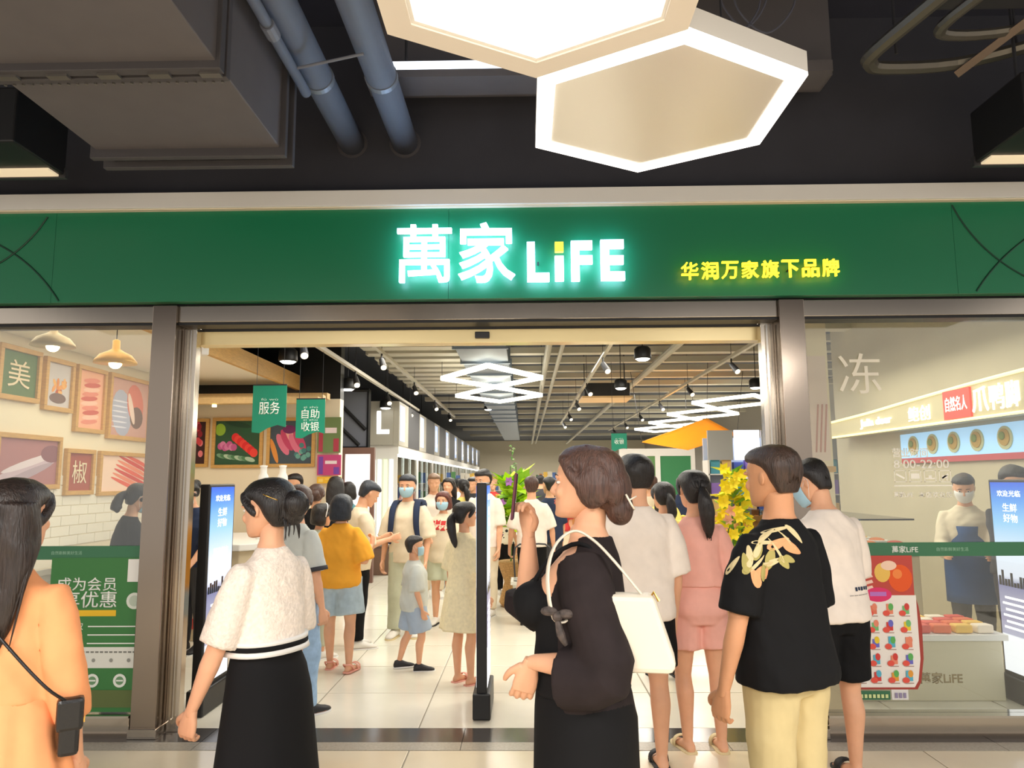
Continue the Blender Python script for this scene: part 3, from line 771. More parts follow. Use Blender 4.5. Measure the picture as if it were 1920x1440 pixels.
    def legs_cloth(s, M, length=1.0, ease=0.012, flare=0.0, waist=0.60, name='trousers', label=None, ew=0.006, vox=None):
        H = s.H; mb = MB()
        zs = [0.452 + (waist - 0.452) * i / 8 for i in range(9)]
        mb.loft([s.body_ring(z, ew + 0.004, ew + 0.004) for z in zs])
        for side in 'RL':
            hip, kn, an, sg = s.leg[side]; tot = 0.457; k = 9; f = s.fat
            pts = [hip + Vector((0, 0, 0.03 * H))]; rr = [0.052 * f * H + ease]
            for i in range(k + 1):
                q = length * i / k * tot
                if q <= 0.235:
                    p = hip.lerp(kn, q / 0.235); r = (0.0505 - 0.019 * (q / 0.235) ** 1.3) * H * f
                else:
                    t = (q - 0.235) / 0.222; p = kn.lerp(an, t) + Vector((0, -0.008 * H * math.sin(math.pi * t), 0)); r = (0.0325 - 0.011 * t) * H * (0.5 + .5 * f)
                pts.append(p); rr.append(r + ease + flare * (i / k) ** 1.5)
            mb.tube(pts, rr, 16)
        return s.put(name, crumple(remesh(mb, vox or s.vc, 3, name=name), 0.007 if s.lod < 2 else 0.005, s.H * 53), M, label)
    def skirt(s, M, top=0.63, hem=0.1, flare=0.10, folds=7, depth=0.012, name='skirt', label=None, e=0.008, seed=0):
        H = s.H; mb = MB(); n = 72; rings = []; rnd = random.Random(seed); ph = [rnd.random() * 6.28 for _ in range(3)]
        steps = 26
        hipw, hipd, _ = lerp_table(s.tab, 0.50)
        def ring(z, inset=0):
            t = max(0, (0.52 - z) / (0.52 - hem)) if hem < 0.52 else 0
            w, d, yo = lerp_table(s.tab, max(z, 0.50))
            rx = w * s.fat * H + e + flare * t - inset; ry = d * s.fat * H + e + flare * t * 0.85 - inset
            out = []
            for k in range(n):
                a = 2 * math.pi * k / n
                fo = depth * min(1, max(0, (top - z) / 0.12)) * (math.sin(folds * a + ph[0]) * 0.6 + math.sin((folds * 2 - 3) * a + ph[1]) * 0.4) * (0.35 + t)
                out.append(s.M @ Vector(((rx + fo) * math.cos(a), yo * H + (ry + fo) * math.sin(a), z * H)) if z > 0.5 else Vector(((rx + fo) * math.cos(a), yo * H + (ry + fo) * math.sin(a), z * H)))
            return out
        for i in range(steps + 1): rings.append(ring(top + (hem - top) * i / steps))
        for z in (hem + 0.005, hem + 0.03, hem + 0.1): rings.append(ring(min(z, top - 0.01), 0.012))
        mb.loft(rings)
        return s.put_mb(name, mb, M, label)
    def shoes(s, kind, M, sole=None, label=None):
        k = s.H * (1 if s.H > 1.3 else 1.05)
        for side in 'RL':
            an, R = s.foot_frame(side)
            def P(x, y, z): return an + R @ Vector((x * k, y * k, z * k))
            def outline(y):
                tab = [(-0.042, .012), (-0.034, .020), (-0.01, .024), (0.03, .025), (0.065, .030), (0.095, .028), (0.115, .018), (0.122, .008)]
                return lerp_table(tab, y)[0]
            ys = [-0.042, -0.036, -0.02, 0.0, 0.02, 0.04, 0.06, 0.08, 0.1, 0.112, 0.122]
            sb = MB()
            left = [(-outline(y), y) for y in ys]; right = [(outline(y), y) for y in reversed(ys)]
            poly = left + right
            zt = -0.0345 if kind == 'sneaker' else -0.036
            sb.loft([[P(x * 1.06, y, -0.0435) for x, y in poly], [P(x * 1.06, y, zt) for x, y in poly]])
            if kind == 'sneaker':
                up_ = MB(); rings = []
                for (y, w, h) in ((-0.038, .017, .03), (-0.03, .023, .05), (-0.01, .026, .056), (0.015, .027, .054), (0.04, .028, .042), (0.07, .030, .030), (0.095, .027, .024), (0.115, .014, .016)):
                    rings.append([P(w * math.cos(2 * math.pi * j / 14), y, -0.038 + h * (0.5 + 0.5 * math.sin(2 * math.pi * j / 14))) for j in range(14)])
                up_.loft(rings)
                o = s.put_mb('shoe', up_, M, label)
                s.put_mb('sole', sb, sole or M_white, parent=o)
            else:
                o = s.put_mb('sandal', sb, sole or M, label)
                st = MB()
                for y0 in ((0.06, 0.085) if kind == 'sandal' else (0.06,)):
                    pts = []
                    for q in range(9):
                        a = math.pi * q / 8
                        pts.append(P(-0.030 * math.cos(a), y0, -0.036 + 0.032 * math.sin(a) ** 0.7))
                    st.tube(pts, 0.008 * k if kind == 'sandal' else 0.016 * k, 6, flat=0.3 if kind == 'sandal' else 0.22, upv=(0, 1, 0))
                s.put_mb('strap', st, M, parent=o)
                if kind == 'sandal':
                    s.put_mb('heel_strap', MB().tube([P(-0.024, 0.02, -0.03), P(-0.024, -0.02, 0.0), P(0, -0.04, 0.004), P(0.024, -0.02, 0.0), P(0.024, 0.02, -0.03)], 0.005 * k, 6, sub=3), M, parent=o)
    # --- hair
    def hair(s, style, M=HAIR, top=0.0, length=1.0, label=None, parts=True):
        h = s.hh; mb = MB(); T = lambda x, y, z: s.HM @ Vector((x * h, y * h, z * h))
        ax = Vector((1, 0, 0)); ay = Vector((0, 1, 0))
        def cap(prof):
            rings = []
            for (z, w, fr, bk) in prof:
                c = (fr + bk) / 2; r = (fr - bk) / 2
                rings.append([s.HM @ p for p in sring(Vector((0, c * h, z * h)), ax, ay, w * h, r * h, r * h, 24, 2.2)])
            mb.loft(rings)
        t = top
        if style == 'short':
            cap([(-.30, .24, -.20, -.41), (-.2, .30, -.16, -.45), (-.08, .355, -.09, -.49), (.04, .385, -.03, -.53), (.14, .40, .06, -.55), (.23, .405, .24, -.555), (.30, .395, .40, -.55), (.39, .35, .41, -.51), (.47, .27, .33, -.43), (.53 + t, .17, .2, -.32), (.56 + t, .05, .02, -.15)])
        else:
            cap([(-.34, .22, -.22, -.43), (-.22, .32, -.16, -.48), (-.1, .385, -.10, -.52), (.03, .41, -.02, -.56), (.13, .42, .10, -.575), (.22, .42, .27, -.58), (.30, .405, .39, -.57), (.39, .36, .38, -.53), (.47, .28, .30, -.45), (.53 + t, .18, .18, -.33), (.56 + t, .06, .0, -.17)])
            for sg in (-1, 1): mb.tube([T(sg * .25, .30, .32), T(sg * .345, .19, .16), T(sg * .365, .06, .02), T(sg * .37, -.06, -.10)], [.06 * h, .07 * h, .08 * h, .06 * h], 8, sub=3)
        if style == 'bob':
            cap([(-.62 * length, .30, -.02, -.40), (-.58 * length, .44, .10, -.52), (-.4, .48, .13, -.57), (-.2, .48, .12, -.59), (0, .46, .10, -.60), (.15, .44, .10, -.60), (.28, .40, .05, -.56)])
        if style == 'bun':
            mb.ell(T(0, -.66, .02), (.23 * h, .21 * h, .24 * h), 14, 9)
            mb.ell(T(.05, -.55, -.14), (.24 * h, .16 * h, .2 * h), 12, 8)
        if style == 'lowbun':
            mb.ell(T(0, -.52, -.32), (.30 * h, .20 * h, .24 * h), 14, 9); mb.ell(T(0, -.45, -.05), (.40 * h, .22 * h, .36 * h), 14, 9)
            for sg in (-1, 1): mb.ell(T(sg * .36, -.16, .0), (.12 * h, .26 * h, .34 * h), 12, 8)
        if style == 'pony':
            mb.tube([T(0, -.5, .02), T(0.02, -.64, -.02), T(.04, -.72, -.25), T(.10, -.70, -.65), T(.16, -.62, -1.1 * length), T(.20, -.58, -1.35 * length)], [.09 * h, .10 * h, .17 * h, .19 * h, .13 * h, .02 * h], 12, sub=4)
        if style == 'long':
            rings = []
            for (z, w, fr, bk) in ((.2, .44, .02, -.60), (-.1, .48, .04, -.62), (-.4, .50, .0, -.62), (-.7, .50, -.18, -.60), (-1.0, .46, -.28, -.62), (-1.4, .36, -.36, -.62), (-1.75 * length, .24, -.42, -.58), (-1.95 * length, .1, -.46, -.54)):
                c = (fr + bk) / 2; r = (fr - bk) / 2
                rings.append([s.HM @ p for p in sring(Vector((0, c * h, z * h)), ax, ay, w * h, r * h, r * h, 24, 2.6)])
            mb.loft(list(reversed(rings)))
        o = s.put('hair', crumple(remesh(mb, max(s.vh, 0.006), 3), 0.006, s.H * 11), M, label)
        rnd = random.Random(int(s.H * 1000))
        if parts and s.lod == 0:
            lk = MB()
            def lock(p, r): lk.tube(p, r, 6, sub=3)
            for k in range(46):
                a = -0.15 + math.pi * (1.3) * (k / 45.0) - 0.15 * math.pi
                az = rnd.uniform(0, 2 * math.pi)
            for k in range(54):
                az = math.radians(rnd.uniform(20, 160)) * 1.0 + math.pi     # back half
                x0, y0 = math.cos(az), math.sin(az)
                r = rnd.uniform(.010, .022) * h
                if style == 'long':
                    e = rnd.uniform(-1.9, -1.2) * length; j = rnd.uniform(-.05, .05)
                    lock([T(x0 * .22, y0 * .3 - .08, .50), T(x0 * .43, y0 * .48 - .1, .2), T(x0 * .50, y0 * .48 - .12, -.3), T(x0 * (.49 + j), y0 * .28 - .34, -.8), T(x0 * (.36 + j), y0 * .14 - .47, e)], [r, r * 1.4, r * 1.6, r * 1.6, r * .3])
                elif style == 'bob':
                    e = rnd.uniform(-.66, -.55) * length
                    lock([T(x0 * .2, y0 * .25 - .08, .53), T(x0 * .43, y0 * .5 - .08, .2), T(x0 * .485, y0 * .48 - .1, -.2), T(x0 * .45, y0 * .42 - .1, e)], [r, r * 1.5, r * 1.6, r * .5])
                elif style in ('bun', 'pony'):
                    lock([T(x0 * .15, y0 * .15 + .1, .545), T(x0 * .40, y0 * .45 - .1, .28), T(x0 * .28, y0 * .30 - .33, .08), T(x0 * .05, -.58, .04)], [r * .7, r, r, r * .6])
                elif style == 'lowbun':
                    lock([T(x0 * .15, y0 * .2 + .05, .55), T(x0 * .43, y0 * .5 - .07, .2), T(x0 * .44, y0 * .45 - .15, -.1), T(x0 * .2, -.62 + .1 * y0, -.35)], [r * .8, r * 1.2, r * 1.2, r * .5])
                else:
                    lock([T(x0 * .10, y0 * .15 - .0, .55), T(x0 * .30, y0 * .36 - .05, .44), T(x0 * .40, y0 * .47 - .07, .20), T(x0 * .385, y0 * .42 - .08, -.02 - rnd.random() * .15)], [r * .5, r * .9, r, r * .3])
            if style == 'pony':
                for k in range(22):
                    a = rnd.uniform(0, 6.28); q = .15
                    lock([T(q * .4 * math.cos(a), -.56, .0), T(.04 + q * math.cos(a), -.72 + q * math.sin(a), -.3), T(.10 + q * math.cos(a), -.7 + q * math.sin(a), -.7), T(.18 + q * .4 * math.cos(a), -.6, -1.3 * length - rnd.random() * .12)], [.01 * h, .03 * h, .03 * h, .005 * h])
            if style == 'bun':
                for k in range(26):
                    a = rnd.uniform(0, 6.28); b = a + 2.2
                    lock([T(.22 * math.cos(a), -.66 + .1 * math.sin(a), .02 + .23 * math.sin(a)), T(.10, -.86, .02 + .05 * math.sin(a)), T(.22 * math.cos(b), -.7, .02 + .24 * math.sin(b))], [.008 * h, .028 * h, .008 * h])
                for k in range(9):
                    x = rnd.uniform(-.2, .25)
                    lock([T(x, -.5, -.2), T(x * 1.2, -.56, -.36), T(x * 1.4, -.5 - rnd.random() * .1, -.5 - rnd.random() * .12)], [.025 * h, .018 * h, .004 * h])
            s.put_mb('lock', lk, M, parent=o)
        return o
    def mask(s, M=None):
        h = s.hh; T = lambda x, y, z: s.HM @ Vector((x * h, y * h, z * h)); mb = MB(); rings = []
        for (z, w, fr) in ((-.50, .16, .36), (-.46, .22, .42), (-.36, .285, .445), (-.25, .32, .465), (-.15, .335, .475), (-.07, .335, .455), (-.03, .30, .42)):
            row = []
            for k in range(15):
                a = math.pi * (0.04 + 0.92 * k / 14)
                row.append(T(w * math.cos(a) * 1.03, .02 + (fr - .02) * math.sin(a) ** 0.62, z))
            rings.append(row)
        inner = [[s.HM @ (s.HM.inverted() @ p) + s.HM.to_3x3() @ Vector((0, -.03 * h, 0)) for p in r] for r in rings]
        n = 15
        full = [rings[i] + list(reversed(inner[i])) for i in range(len(rings))]
        mb.loft(full)
        o = s.put_mb('face_mask', mb, M or MASK)
        lo = MB()
        for sg in (-1, 1):
            lo.tube([T(sg * .335, .08, -.1), T(sg * .38, -.08, .06), T(sg * .395, -.13, -.04), T(sg * .32, .06, -.38)], .006 * h if s.lod else .005 * h, 5, sub=3)
        s.put_mb('ear_loop', lo, M_white, parent=o)
    def surf_decal(s, target, polys, mats, name, direction, origin_fn, parent=None, lift=0.003):
        # lay flat print shapes onto a garment surface by casting them along a direction
        me = target.data; bv = BVHTree.FromPolygons([v.co.copy() for v in me.vertices], [tuple(p.vertices) for p in me.polygons])
        mb = MB(); d = Vector(direction).normalized()
        for (pts, mi) in polys:
            out = []
            cx = sum(p[0] for p in pts) / len(pts); cy = sum(p[1] for p in pts) / len(pts)
            for (u, v) in pts + [(cx, cy)]:
                o = origin_fn(u, v); hit = bv.ray_cast(o - d * 1.0, d)
                if hit[0] is None: out = None; break
                out.append(hit[0] - d * lift)
            if not out: continue
            n = len(pts); mb.cur = mi
            mb.add(out, [(i, (i + 1) % n, n) for i in range(n)])
        ob = mb.build(name, mats, target)
        return ob

def gx(px, Y, py=1100): return at(px, py, Y).x
def top_h(px, py, Y): return at(px, py, Y).z - 0.012

C_peach = cloth('cloth_peach', (242, 164, 112), 0.3); C_lace = mat('cloth_lace', (238, 226, 214), 0.85, noise=0.10, nscale=70, bump=0.5, bscale=90, spec=0.2)
C_black = cloth('cloth_black', (20, 20, 22), 0.3); C_black2 = cloth('cloth_black_sheer', (40, 33, 34), 0.3, noise=0.2); C_white = cloth('cloth_white', (240, 228, 216), 0.3)
C_pink = cloth('cloth_pink', (238, 178, 164), 0.3); C_khaki = cloth('cloth_khaki', (206, 188, 140), 0.35); C_orange = cloth('cloth_orange', (246, 172, 58), 0.3)
C_denim = cloth('cloth_denim', (160, 190, 220), 0.3, noise=0.15, ns=20); C_denim2 = cloth('cloth_denim_grey', (180, 198, 208), 0.3, noise=0.1, ns=20)
C_grey = cloth('cloth_grey', (202, 206, 200), 0.3); C_sage = cloth('cloth_sage', (196, 200, 176), 0.3); C_navy = cloth('cloth_navy', (44, 54, 78), 0.3)
C_cream = mat('cloth_cream_check', (246, 232, 192), 0.85, noise=0.08, nscale=40, bump=0.3, bscale=30, spec=0.2); C_beige = cloth('cloth_beige', (226, 212, 186), 0.3)
C_blue = cloth('cloth_blue', (44, 78, 128), 0.3); C_red = cloth('cloth_red', (196, 62, 60), 0.3); C_yellow = cloth('cloth_yellow', (240, 216, 120), 0.3)
C_teal = cloth('cloth_teal', (92, 140, 150), 0.3); C_dkgrey = cloth('cloth_dark_grey', (66, 66, 70), 0.3)
L_black = mat('leather_black', (20, 19, 20), 0.35, bump=0.1, bscale=120); L_white = mat('leather_white', (222, 212, 194), 0.5); GOLD = mat('gold', (210, 170, 90), 0.25, 1.0)
SH_white = mat('shoe_white', (232, 228, 220), 0.6); SH_black = mat('shoe_black', (30, 30, 34), 0.6); SH_pink = mat('shoe_pink', (236, 168, 150), 0.6); SH_cream = mat('shoe_cream', (226, 206, 158), 0.6)
P_spot = None

def people():
    # --- 1 woman in a peach dress
    Y = 2.35; H = top_h(40, 900, Y)
    p = Person('woman in a long peach dress with long dark brown hair and black crossbody bag', (gx(22, Y), Y, 0), 2, H, 'f', 1.0, 0, headyaw=-4,
               arms={'R': ((.20, .02, -1), (.02, .30, -1), (0, .2, -1), 40), 'L': ((-.2, .05, -1), (0, .3, -1), (0, .2, -1), 40)})
    p.body(); p.hair('long', HAIR_DK, length=1.0)
    p.top(C_peach, hem=0.59, sleeve=0.72, ease=0.012, sl_ease=0.012, name='dress_bodice', sl_flare=0.012)
    p.skirt(C_peach, top=0.635, hem=0.16, flare=0.15, folds=9, depth=0.022, name='dress_skirt', e=0.034)
    p.shoes('slipper', SH_cream)
    W = p.root.matrix_world if False else Matrix.Translation(p.root.location) @ Matrix.Rotation(p.root.rotation_euler.z, 4, 'Z')
    b = thing('crossbody_bag', 'small black leather crossbody bag hanging at the hip of the peach dress', 'bag', W @ Vector((0.205, 0.0, 0.78)), p.root.rotation_euler.z + 0.5)
    MB().box(-0.028, 0.028, -0.085, 0.085, 0.0, 0.155).build('pouch', L_black, b, bevel=0.012)
    MB().box(-0.036, 0.036, -0.088, 0.088, 0.07, 0.165).build('flap', L_black, b, bevel=0.012)
    MB().cbox((0.038, 0.0, 0.085), 0.006, 0.03, 0.02).build('clasp', GOLD, b)
    off = W.inverted() @ Vector(b.location)
    pts = [(0.235, -0.06, 0.93), (0.20, -0.125, 0.99), (0.10, -0.142, 1.10), (-0.02, -0.128, 1.22), (-0.10, -0.095, 1.315), (-0.115, -0.03, 1.365), (-0.10, 0.05, 1.335), (0.0, 0.115, 1.2), (0.14, 0.12, 1.03), (0.165, 0.065, 0.93)]
    MB().tube([Matrix.Rotation(-0.5, 3, 'Z') @ (Vector(q) - off) for q in pts], 0.005, 6, sub=5).build('strap', L_black, b, smooth=True)

    # --- 2 woman in a lace blouse
    Y = 3.0; H = top_h(490, 899, Y)
    p = Person('woman in a white lace blouse and long black skirt with dark hair in a bun', (gx(502, Y), Y, 0), 64, H, 'f', 1.06, 0, headyaw=6, headpitch=6,
               arms={'L': ((-.22, .22, -1), (-.16, .34, -1), (0, .25, -1), 45), 'R': ((.2, .1, -1), (.1, .4, -1), (0, .3, -1), 40)})
    p.body(); p.hair('bun', HAIR, length=1.0)
    p.top(C_lace, hem=0.60, sleeve=0.50, ease=0.014, sl_ease=0.016, sl_flare=0.012, name='lace_blouse', neck=0.842)
    for (z, m, n) in ((0.600, M_white, 'white_hem_band'), (0.612, C_black, 'black_hem_band'), (0.622, M_white, 'white_hem_band')):
        mb = MB(); r0 = 0.0
        mb.loft([p.body_ring(z - 0.006, 0.047, 0.048, 1.03), p.body_ring(z + 0.006, 0.047, 0.048, 1.03)]); p.put_mb(n, mb, m)
    p.skirt(C_black, top=0.605, hem=0.12, flare=0.075, folds=5, depth=0.008, e=0.016)
    p.shoes('slipper', SH_black)
    h = p.hh; T = lambda x, y, z: p.HM @ Vector((x * h, y * h, z * h))
    p.put_mb('hair_clip', MB().tube([T(-.36, -.2, .28), T(-.40, -.33, .22), T(-.3, -.5, .12)], .012 * h, 6, sub=3), GOLD)

    # --- 3 woman in black taking a photo
    Y = 2.52; H = top_h(1110, 838, Y)
    p = Person('woman in black with brown pinned-up hair holding up a phone', (gx(1082, Y), Y, 0), 78, H, 'f', 1.22, 0, headyaw=2, headpitch=0, lean=-3,
               arms={'R': ((.05, .80, -.62), (-.12, .02, 1), (-.05, .1, 1), 62), 'L': ((-.30, -.36, -1), (.30, .93, -.1), (.15, .25, -.95), 30)})
    p.palm_R = (-.3, 0.2, 0.0); p.thumb_R = (-1, -.4, 0)
    p.body(); p.hair('lowbun', HAIR_BR)
    p.top(C_black, hem=0.55, sleeve=0.0, ease=0.008, name='camisole', neck=0.728, extra=[((-.046, .078, .705), (.05, .048, .046)), ((.046, .078, .705), (.05, .048, .046))])
    for sg in (-1, 1):
        mb = MB(); mb.tube([p.M @ Vector((sg * .05 * H, .082 * H * 1.1, .735 * H)), p.M @ Vector((sg * .062 * H, .06 * H, .79 * H)), p.M @ Vector((sg * .066 * H, .0, .826 * H)), p.M @ Vector((sg * .06 * H, -.05 * H, .79 * H))], 0.008, 6, sub=4)
        p.put_mb('camisole_strap', mb, C_black)
    # open sheer shawl with bell sleeves
    mb = MB(); rings = []
    for i in range(20):
        z = 0.49 + (0.838 - 0.49) * i / 19
        w, d, yo = lerp_table(p.tab, max(z, 0.50)); e = 0.020 if z < 0.74 else 0.016 * (1 - (z - 0.74) * 4)
        wc = lerp_table(p.tab, 0.735)[0]; w = max(w, wc) if z < 0.735 else w
        op = math.radians(66 + 10 * max(0, (0.72 - z) / 0.2))          # half opening at the front
        ring = []
        for k in range(25):
            a = math.pi / 2 + op + (2 * math.pi - 2 * op) * k / 24
            ring.append(p.M @ Vector(((w * 1.22 * H + e) * math.cos(a), yo * H + (d * 1.22 * H + e) * math.sin(a), z * H)))
        for k in reversed(range(25)):
            a = math.pi / 2 + op + (2 * math.pi - 2 * op) * k / 24
            ring.append(p.M @ Vector(((w * 1.22 * H + e - 0.03) * math.cos(a), yo * H + (d * 1.22 * H + e - 0.03) * math.sin(a), z * H)))
        rings.append(ring)
    mb.loft(rings)
    for side in 'RL':
        sh, el, wr, hd, curl, sg = p.arm[side]
        base = sh + p.M.to_3x3() @ Vector((-sg * .03 * H, 0, 0))
        droop = Vector((0, 0, -0.035)) if side == 'L' else Vector((0.0, 0.0, -0.02))
        endp = el.lerp(wr, 0.55 if side == 'L' else 0.22) + droop
        mb.tube([base, sh.lerp(el, .3), sh.lerp(el, .65), el + droop * .6, endp], [.086, .086, .080, .084, .092 if side == 'L' else .085], 16, sub=3)
    p.put('open_shawl', remesh(mb, p.vc, 3), C_black2)
    p.skirt(C_black, top=0.60, hem=0.05, flare=0.02, folds=4, depth=0.006, name='long_dress', e=0.02)
    p.shoes('slipper', SH_black)
    h = p.hh; T = lambda x, y, z: p.HM @ Vector((x * h, y * h, z * h))
    p.put_mb('hair_claw', MB().tube([T(-.28, -.62, -.12), T(-.32, -.70, -.25), T(-.22, -.74, -.32)], .016 * h, 6, sub=3).tube([T(-.30, -.66, -.2), T(-.18, -.76, -.14)], .012 * h, 6), L_white)
    p.put_mb('earring', MB().ell(T(-.395, -.03, -.17), (.02 * h, .02 * h, .03 * h), 8, 6), GOLD)
    W = Matrix.Translation(p.root.location) @ Matrix.Rotation(p.root.rotation_euler.z, 4, 'Z')
    sh, el, wr, hd, curl, sg = p.arm['R']
    ph = thing('mobile_phone', 'dark red mobile phone held up in the hand of the woman in black', 'phone', W @ (wr + p.off + Vector((-0.052, 0.04, 0.05))), p.root.rotation_euler.z)
    mb = MB(); mb.cbox((0, 0, 0.085), 0.078, 0.010, 0.165, rz=0.2, rx=0.10); mb.build('case', mat('phone_case', (92, 40, 56), 0.35), ph, bevel=0.004)
    mb = MB(); mb.cbox((0.0, -0.0065, 0.085), 0.07, 0.002, 0.155, rz=0.2, rx=0.10); mb.build('screen', mat('screen_dark', (30, 30, 40), 0.1), ph)
    # white shoulder bag behind her back
    bg = thing('shoulder_bag', 'white leather shoulder bag under the arm of the woman in black', 'bag', W @ Vector((-0.185, -0.175, 1.02)), p.root.rotation_euler.z + 0.05)
    poly = [(-0.13, 0.0), (0.11, 0.0), (0.125, 0.03), (0.09, 0.22), (-0.08, 0.22), (-0.14, 0.03)]
    MB().prism(poly, 'x', -0.045, 0.045).build('bag_body', L_white, bg, bevel=0.02)
    MB().tube([(0, -0.06, 0.20), (0.0, 0.03, 0.31), (0.035, 0.10, 0.375), (0.04, 0.16, 0.40), (0.0, 0.215, 0.355), (-0.055, 0.23, 0.26), (-0.06, 0.20, 0.14), (0.0, 0.10, 0.2)], 0.011, 8, sub=5, flat=0.4).build('strap', L_white, bg, smooth=True)
    for y in (-0.08, 0.10):
        MB().tube([(0, y - 0.015, 0.20), (0, y, 0.225), (0, y + 0.015, 0.20)], 0.005, 6).build('buckle', GOLD, bg)
    MB().ell((-0.07, 0.20, 0.16), (.014, .016, .016), 10, 6).ell((-0.07, 0.225, 0.175), (.012, .026, .014), 10, 6).ell((-0.07, 0.175, 0.168), (.012, .026, .014), 10, 6).tube([(-0.07, 0.20, 0.15), (-0.075, 0.19, 0.11), (-0.072, 0.175, 0.08)], [.008, .013, .006], 8, sub=3).build('scarf_knot', mat('scarf', (70, 60, 56), 0.7, noise=0.6, nscale=60), bg)

    # --- 4 man in a black floral T-shirt
    Y = 3.05; H = top_h(1440, 836, Y)
    p = Person('man in a black T-shirt with a floral shoulder print and khaki trousers', (gx(1462, Y), Y, 0), 32, H, 'm', 1.02, 0, headyaw=6, headpitch=4, skin=SKIN2,
               arms={'L': ((-.26, .04, -1), (-.16, .18, -1), (0, .25, -1), 40), 'R': ((.2, .12, -1), (0, .9, -.5), (0, .9, -.3), 40)})
    p.body(); p.hair('short', hair_mat('hair_salt', (58, 42, 34)), top=-0.01)
    sh_ = p.top(C_black, hem=0.475, sleeve=0.46, ease=0.016, sl_ease=0.018, sl_flare=0.02, flare=0.036, drape=1.0, name='floral_tshirt')
    leaf_m = [mat('print_peach', (226, 160, 112), 0.8), mat('print_olive', (170, 158, 92), 0.8), mat('print_cream', (214, 196, 150), 0.8)]
    def leaf(cx, cy, a, L, w, mi):
        pts = []
        for k in range(14):
            t = 2 * math.pi * k / 14; x = L * math.cos(t); y = w * math.sin(t) * (1 - 0.35 * math.cos(t))
            pts.append((cx + x * math.cos(a) - y * math.sin(a), cy + x * math.sin(a) + y * math.cos(a)))
        return (pts, mi)
    polys = [leaf(-.06, 1.30, .3, .05, .017, 0), leaf(-.005, 1.275, -.5, .045, .02, 0), leaf(.02, 1.33, -.9, .05, .011, 2), leaf(-.045, 1.355, .1, .055, .008, 2), leaf(-.10, 1.335, .5, .05, .009, 2),
             leaf(-.105, 1.245, 1.2, .042, .018, 1), leaf(-.055, 1.225, -1.0, .03, .016, 1), leaf(-.03, 1.235, -.4, .028, .014, 1), leaf(-.145, 1.295, .9, .05, .012, 2), leaf(-.145, 1.20, 1.4, .036, .014, 1),
             leaf(-.185, 1.18, 1.9, .038, .018, 0), leaf(-.19, 1.265, 1.3, .045, .012, 2), leaf(-.165, 1.235, .6, .05, .006, 2), leaf(-.02, 1.31, 2.2, .05, .005, 2), leaf(-.075, 1.275, 1.9, .055, .005, 2), leaf(-.205, 1.225, 1.0, .03, .012, 1)]
    s_ = H / 1.70
    p.surf_decal(sh_, [([(u * s_ - 0.035, v * s_ + 0.012) for u, v in q], mi) for q, mi in polys], leaf_m, 'floral_print', (0.12, 1, -0.25), lambda u, v: Vector((u, 0, v)))
    uu = Vector((0.5, -0.8, 0)).normalized(); ctr = Vector((-0.19, -0.02, 1.27 * s_))
    polys2 = [leaf(-.03, .04, .4, .045, .015, 0), leaf(.04, .03, 1.3, .04, .013, 1), leaf(.0, -.02, 1.8, .04, .015, 1), leaf(-.05, -.03, .9, .045, .011, 2), leaf(.05, -.05, 1.1, .038, .016, 0), leaf(.09, .0, .5, .04, .010, 2), leaf(-.01, .07, -.3, .05, .008, 2), leaf(.06, .07, .2, .045, .008, 2), leaf(-.06, .03, 1.5, .03, .012, 1)]
    p.surf_decal(sh_, polys2, leaf_m, 'floral_print', (0.8, 0.5, -0.25), lambda u, v: ctr + uu * u + Vector((0, 0, v)))
    p.legs_cloth(C_khaki, 0.98, ease=0.018, flare=0.012, waist=0.54, ew=0.0)
    p.shoes('sneaker', SH_black)

    # --- 5 man in white tee at the right
    Y = 4.2; H = top_h(1520, 858, Y)
    p = Person('man in a white T-shirt and black shorts wearing a mask beside the promotion poster', (gx(1556, Y), Y, 0), 18, H, 'm', 1.06, 0, headyaw=30, headpitch=24, lean=3,
               arms={'R': ((.16, .25, -1), (-.1, 1, .1), (0, 1, .2), 50), 'L': ((-.16, .25, -1), (.1, 1, .1), (0, 1, .2), 50)},
               legs={'R': ((.03, .03, -1), (.0, -.02, -1)), 'L': ((-.14, .05, -1), (-.05, -.03, -1))})
    p.body(); p.hair('short', HAIR); p.mask()
    t = p.top(C_white, hem=0.49, sleeve=0.5, ease=0.024, sl_ease=0.026, sl_flare=0.02, drape=1.0, name='tshirt')
    def bar(x0, x1, y0, y1, mi): return ([(x0, y0), (x1, y0), (x1, y1), (x0, y1)], mi)
    p.surf_decal(t, [bar(.045 + i * .022, .06 + i * .022, .985 + (i % 2) * .003, 1.005, 0) for i in range(5)] + [bar(.0 + i * .03, .026 + i * .03, .962, .966, 1) for i in range(5)], [C_navy, mat('print_grey', (160, 152, 146), 0.8)], 'back_print', (0, 1, 0), lambda u, v: Vector((u, 0, v)))
    p.legs_cloth(C_black, 0.42, ease=0.026, flare=0.02, waist=0.58, name='shorts')
    p.shoes('slipper', SH_black)

    # --- 6 woman in pink
    Y = 4.65; H = top_h(1290, 882, Y)
    p = Person('woman in a pink short-sleeved playsuit with a low black ponytail', (gx(1306, Y), Y, 0), 6, H, 'f', 1.0, 0, headyaw=4,
               arms={'L': ((-.30, .0, -1), (-.12, .22, -1), (0, .2, -1), 40), 'R': ((.22, .12, -1), (.0, .6, -1), (0, .4, -1), 40)},
               legs={'L': ((-.05, .03, -1), (.03, -.05, -1)), 'R': ((.05, -.02, -1), (.02, -.06, -1))})
    p.body(); p.hair('pony', HAIR, length=0.95)
    h = p.hh; T = lambda x, y, z: p.HM @ Vector((x * h, y * h, z * h))
    p.put_mb('hair_tie', MB().tube([T(.09, -.56, .0), T(.02, -.68, .04), T(-.07, -.58, -.02), T(.02, -.5, -.05), T(.09, -.56, 0)], .025 * h, 6, sub=3), SH_cream)
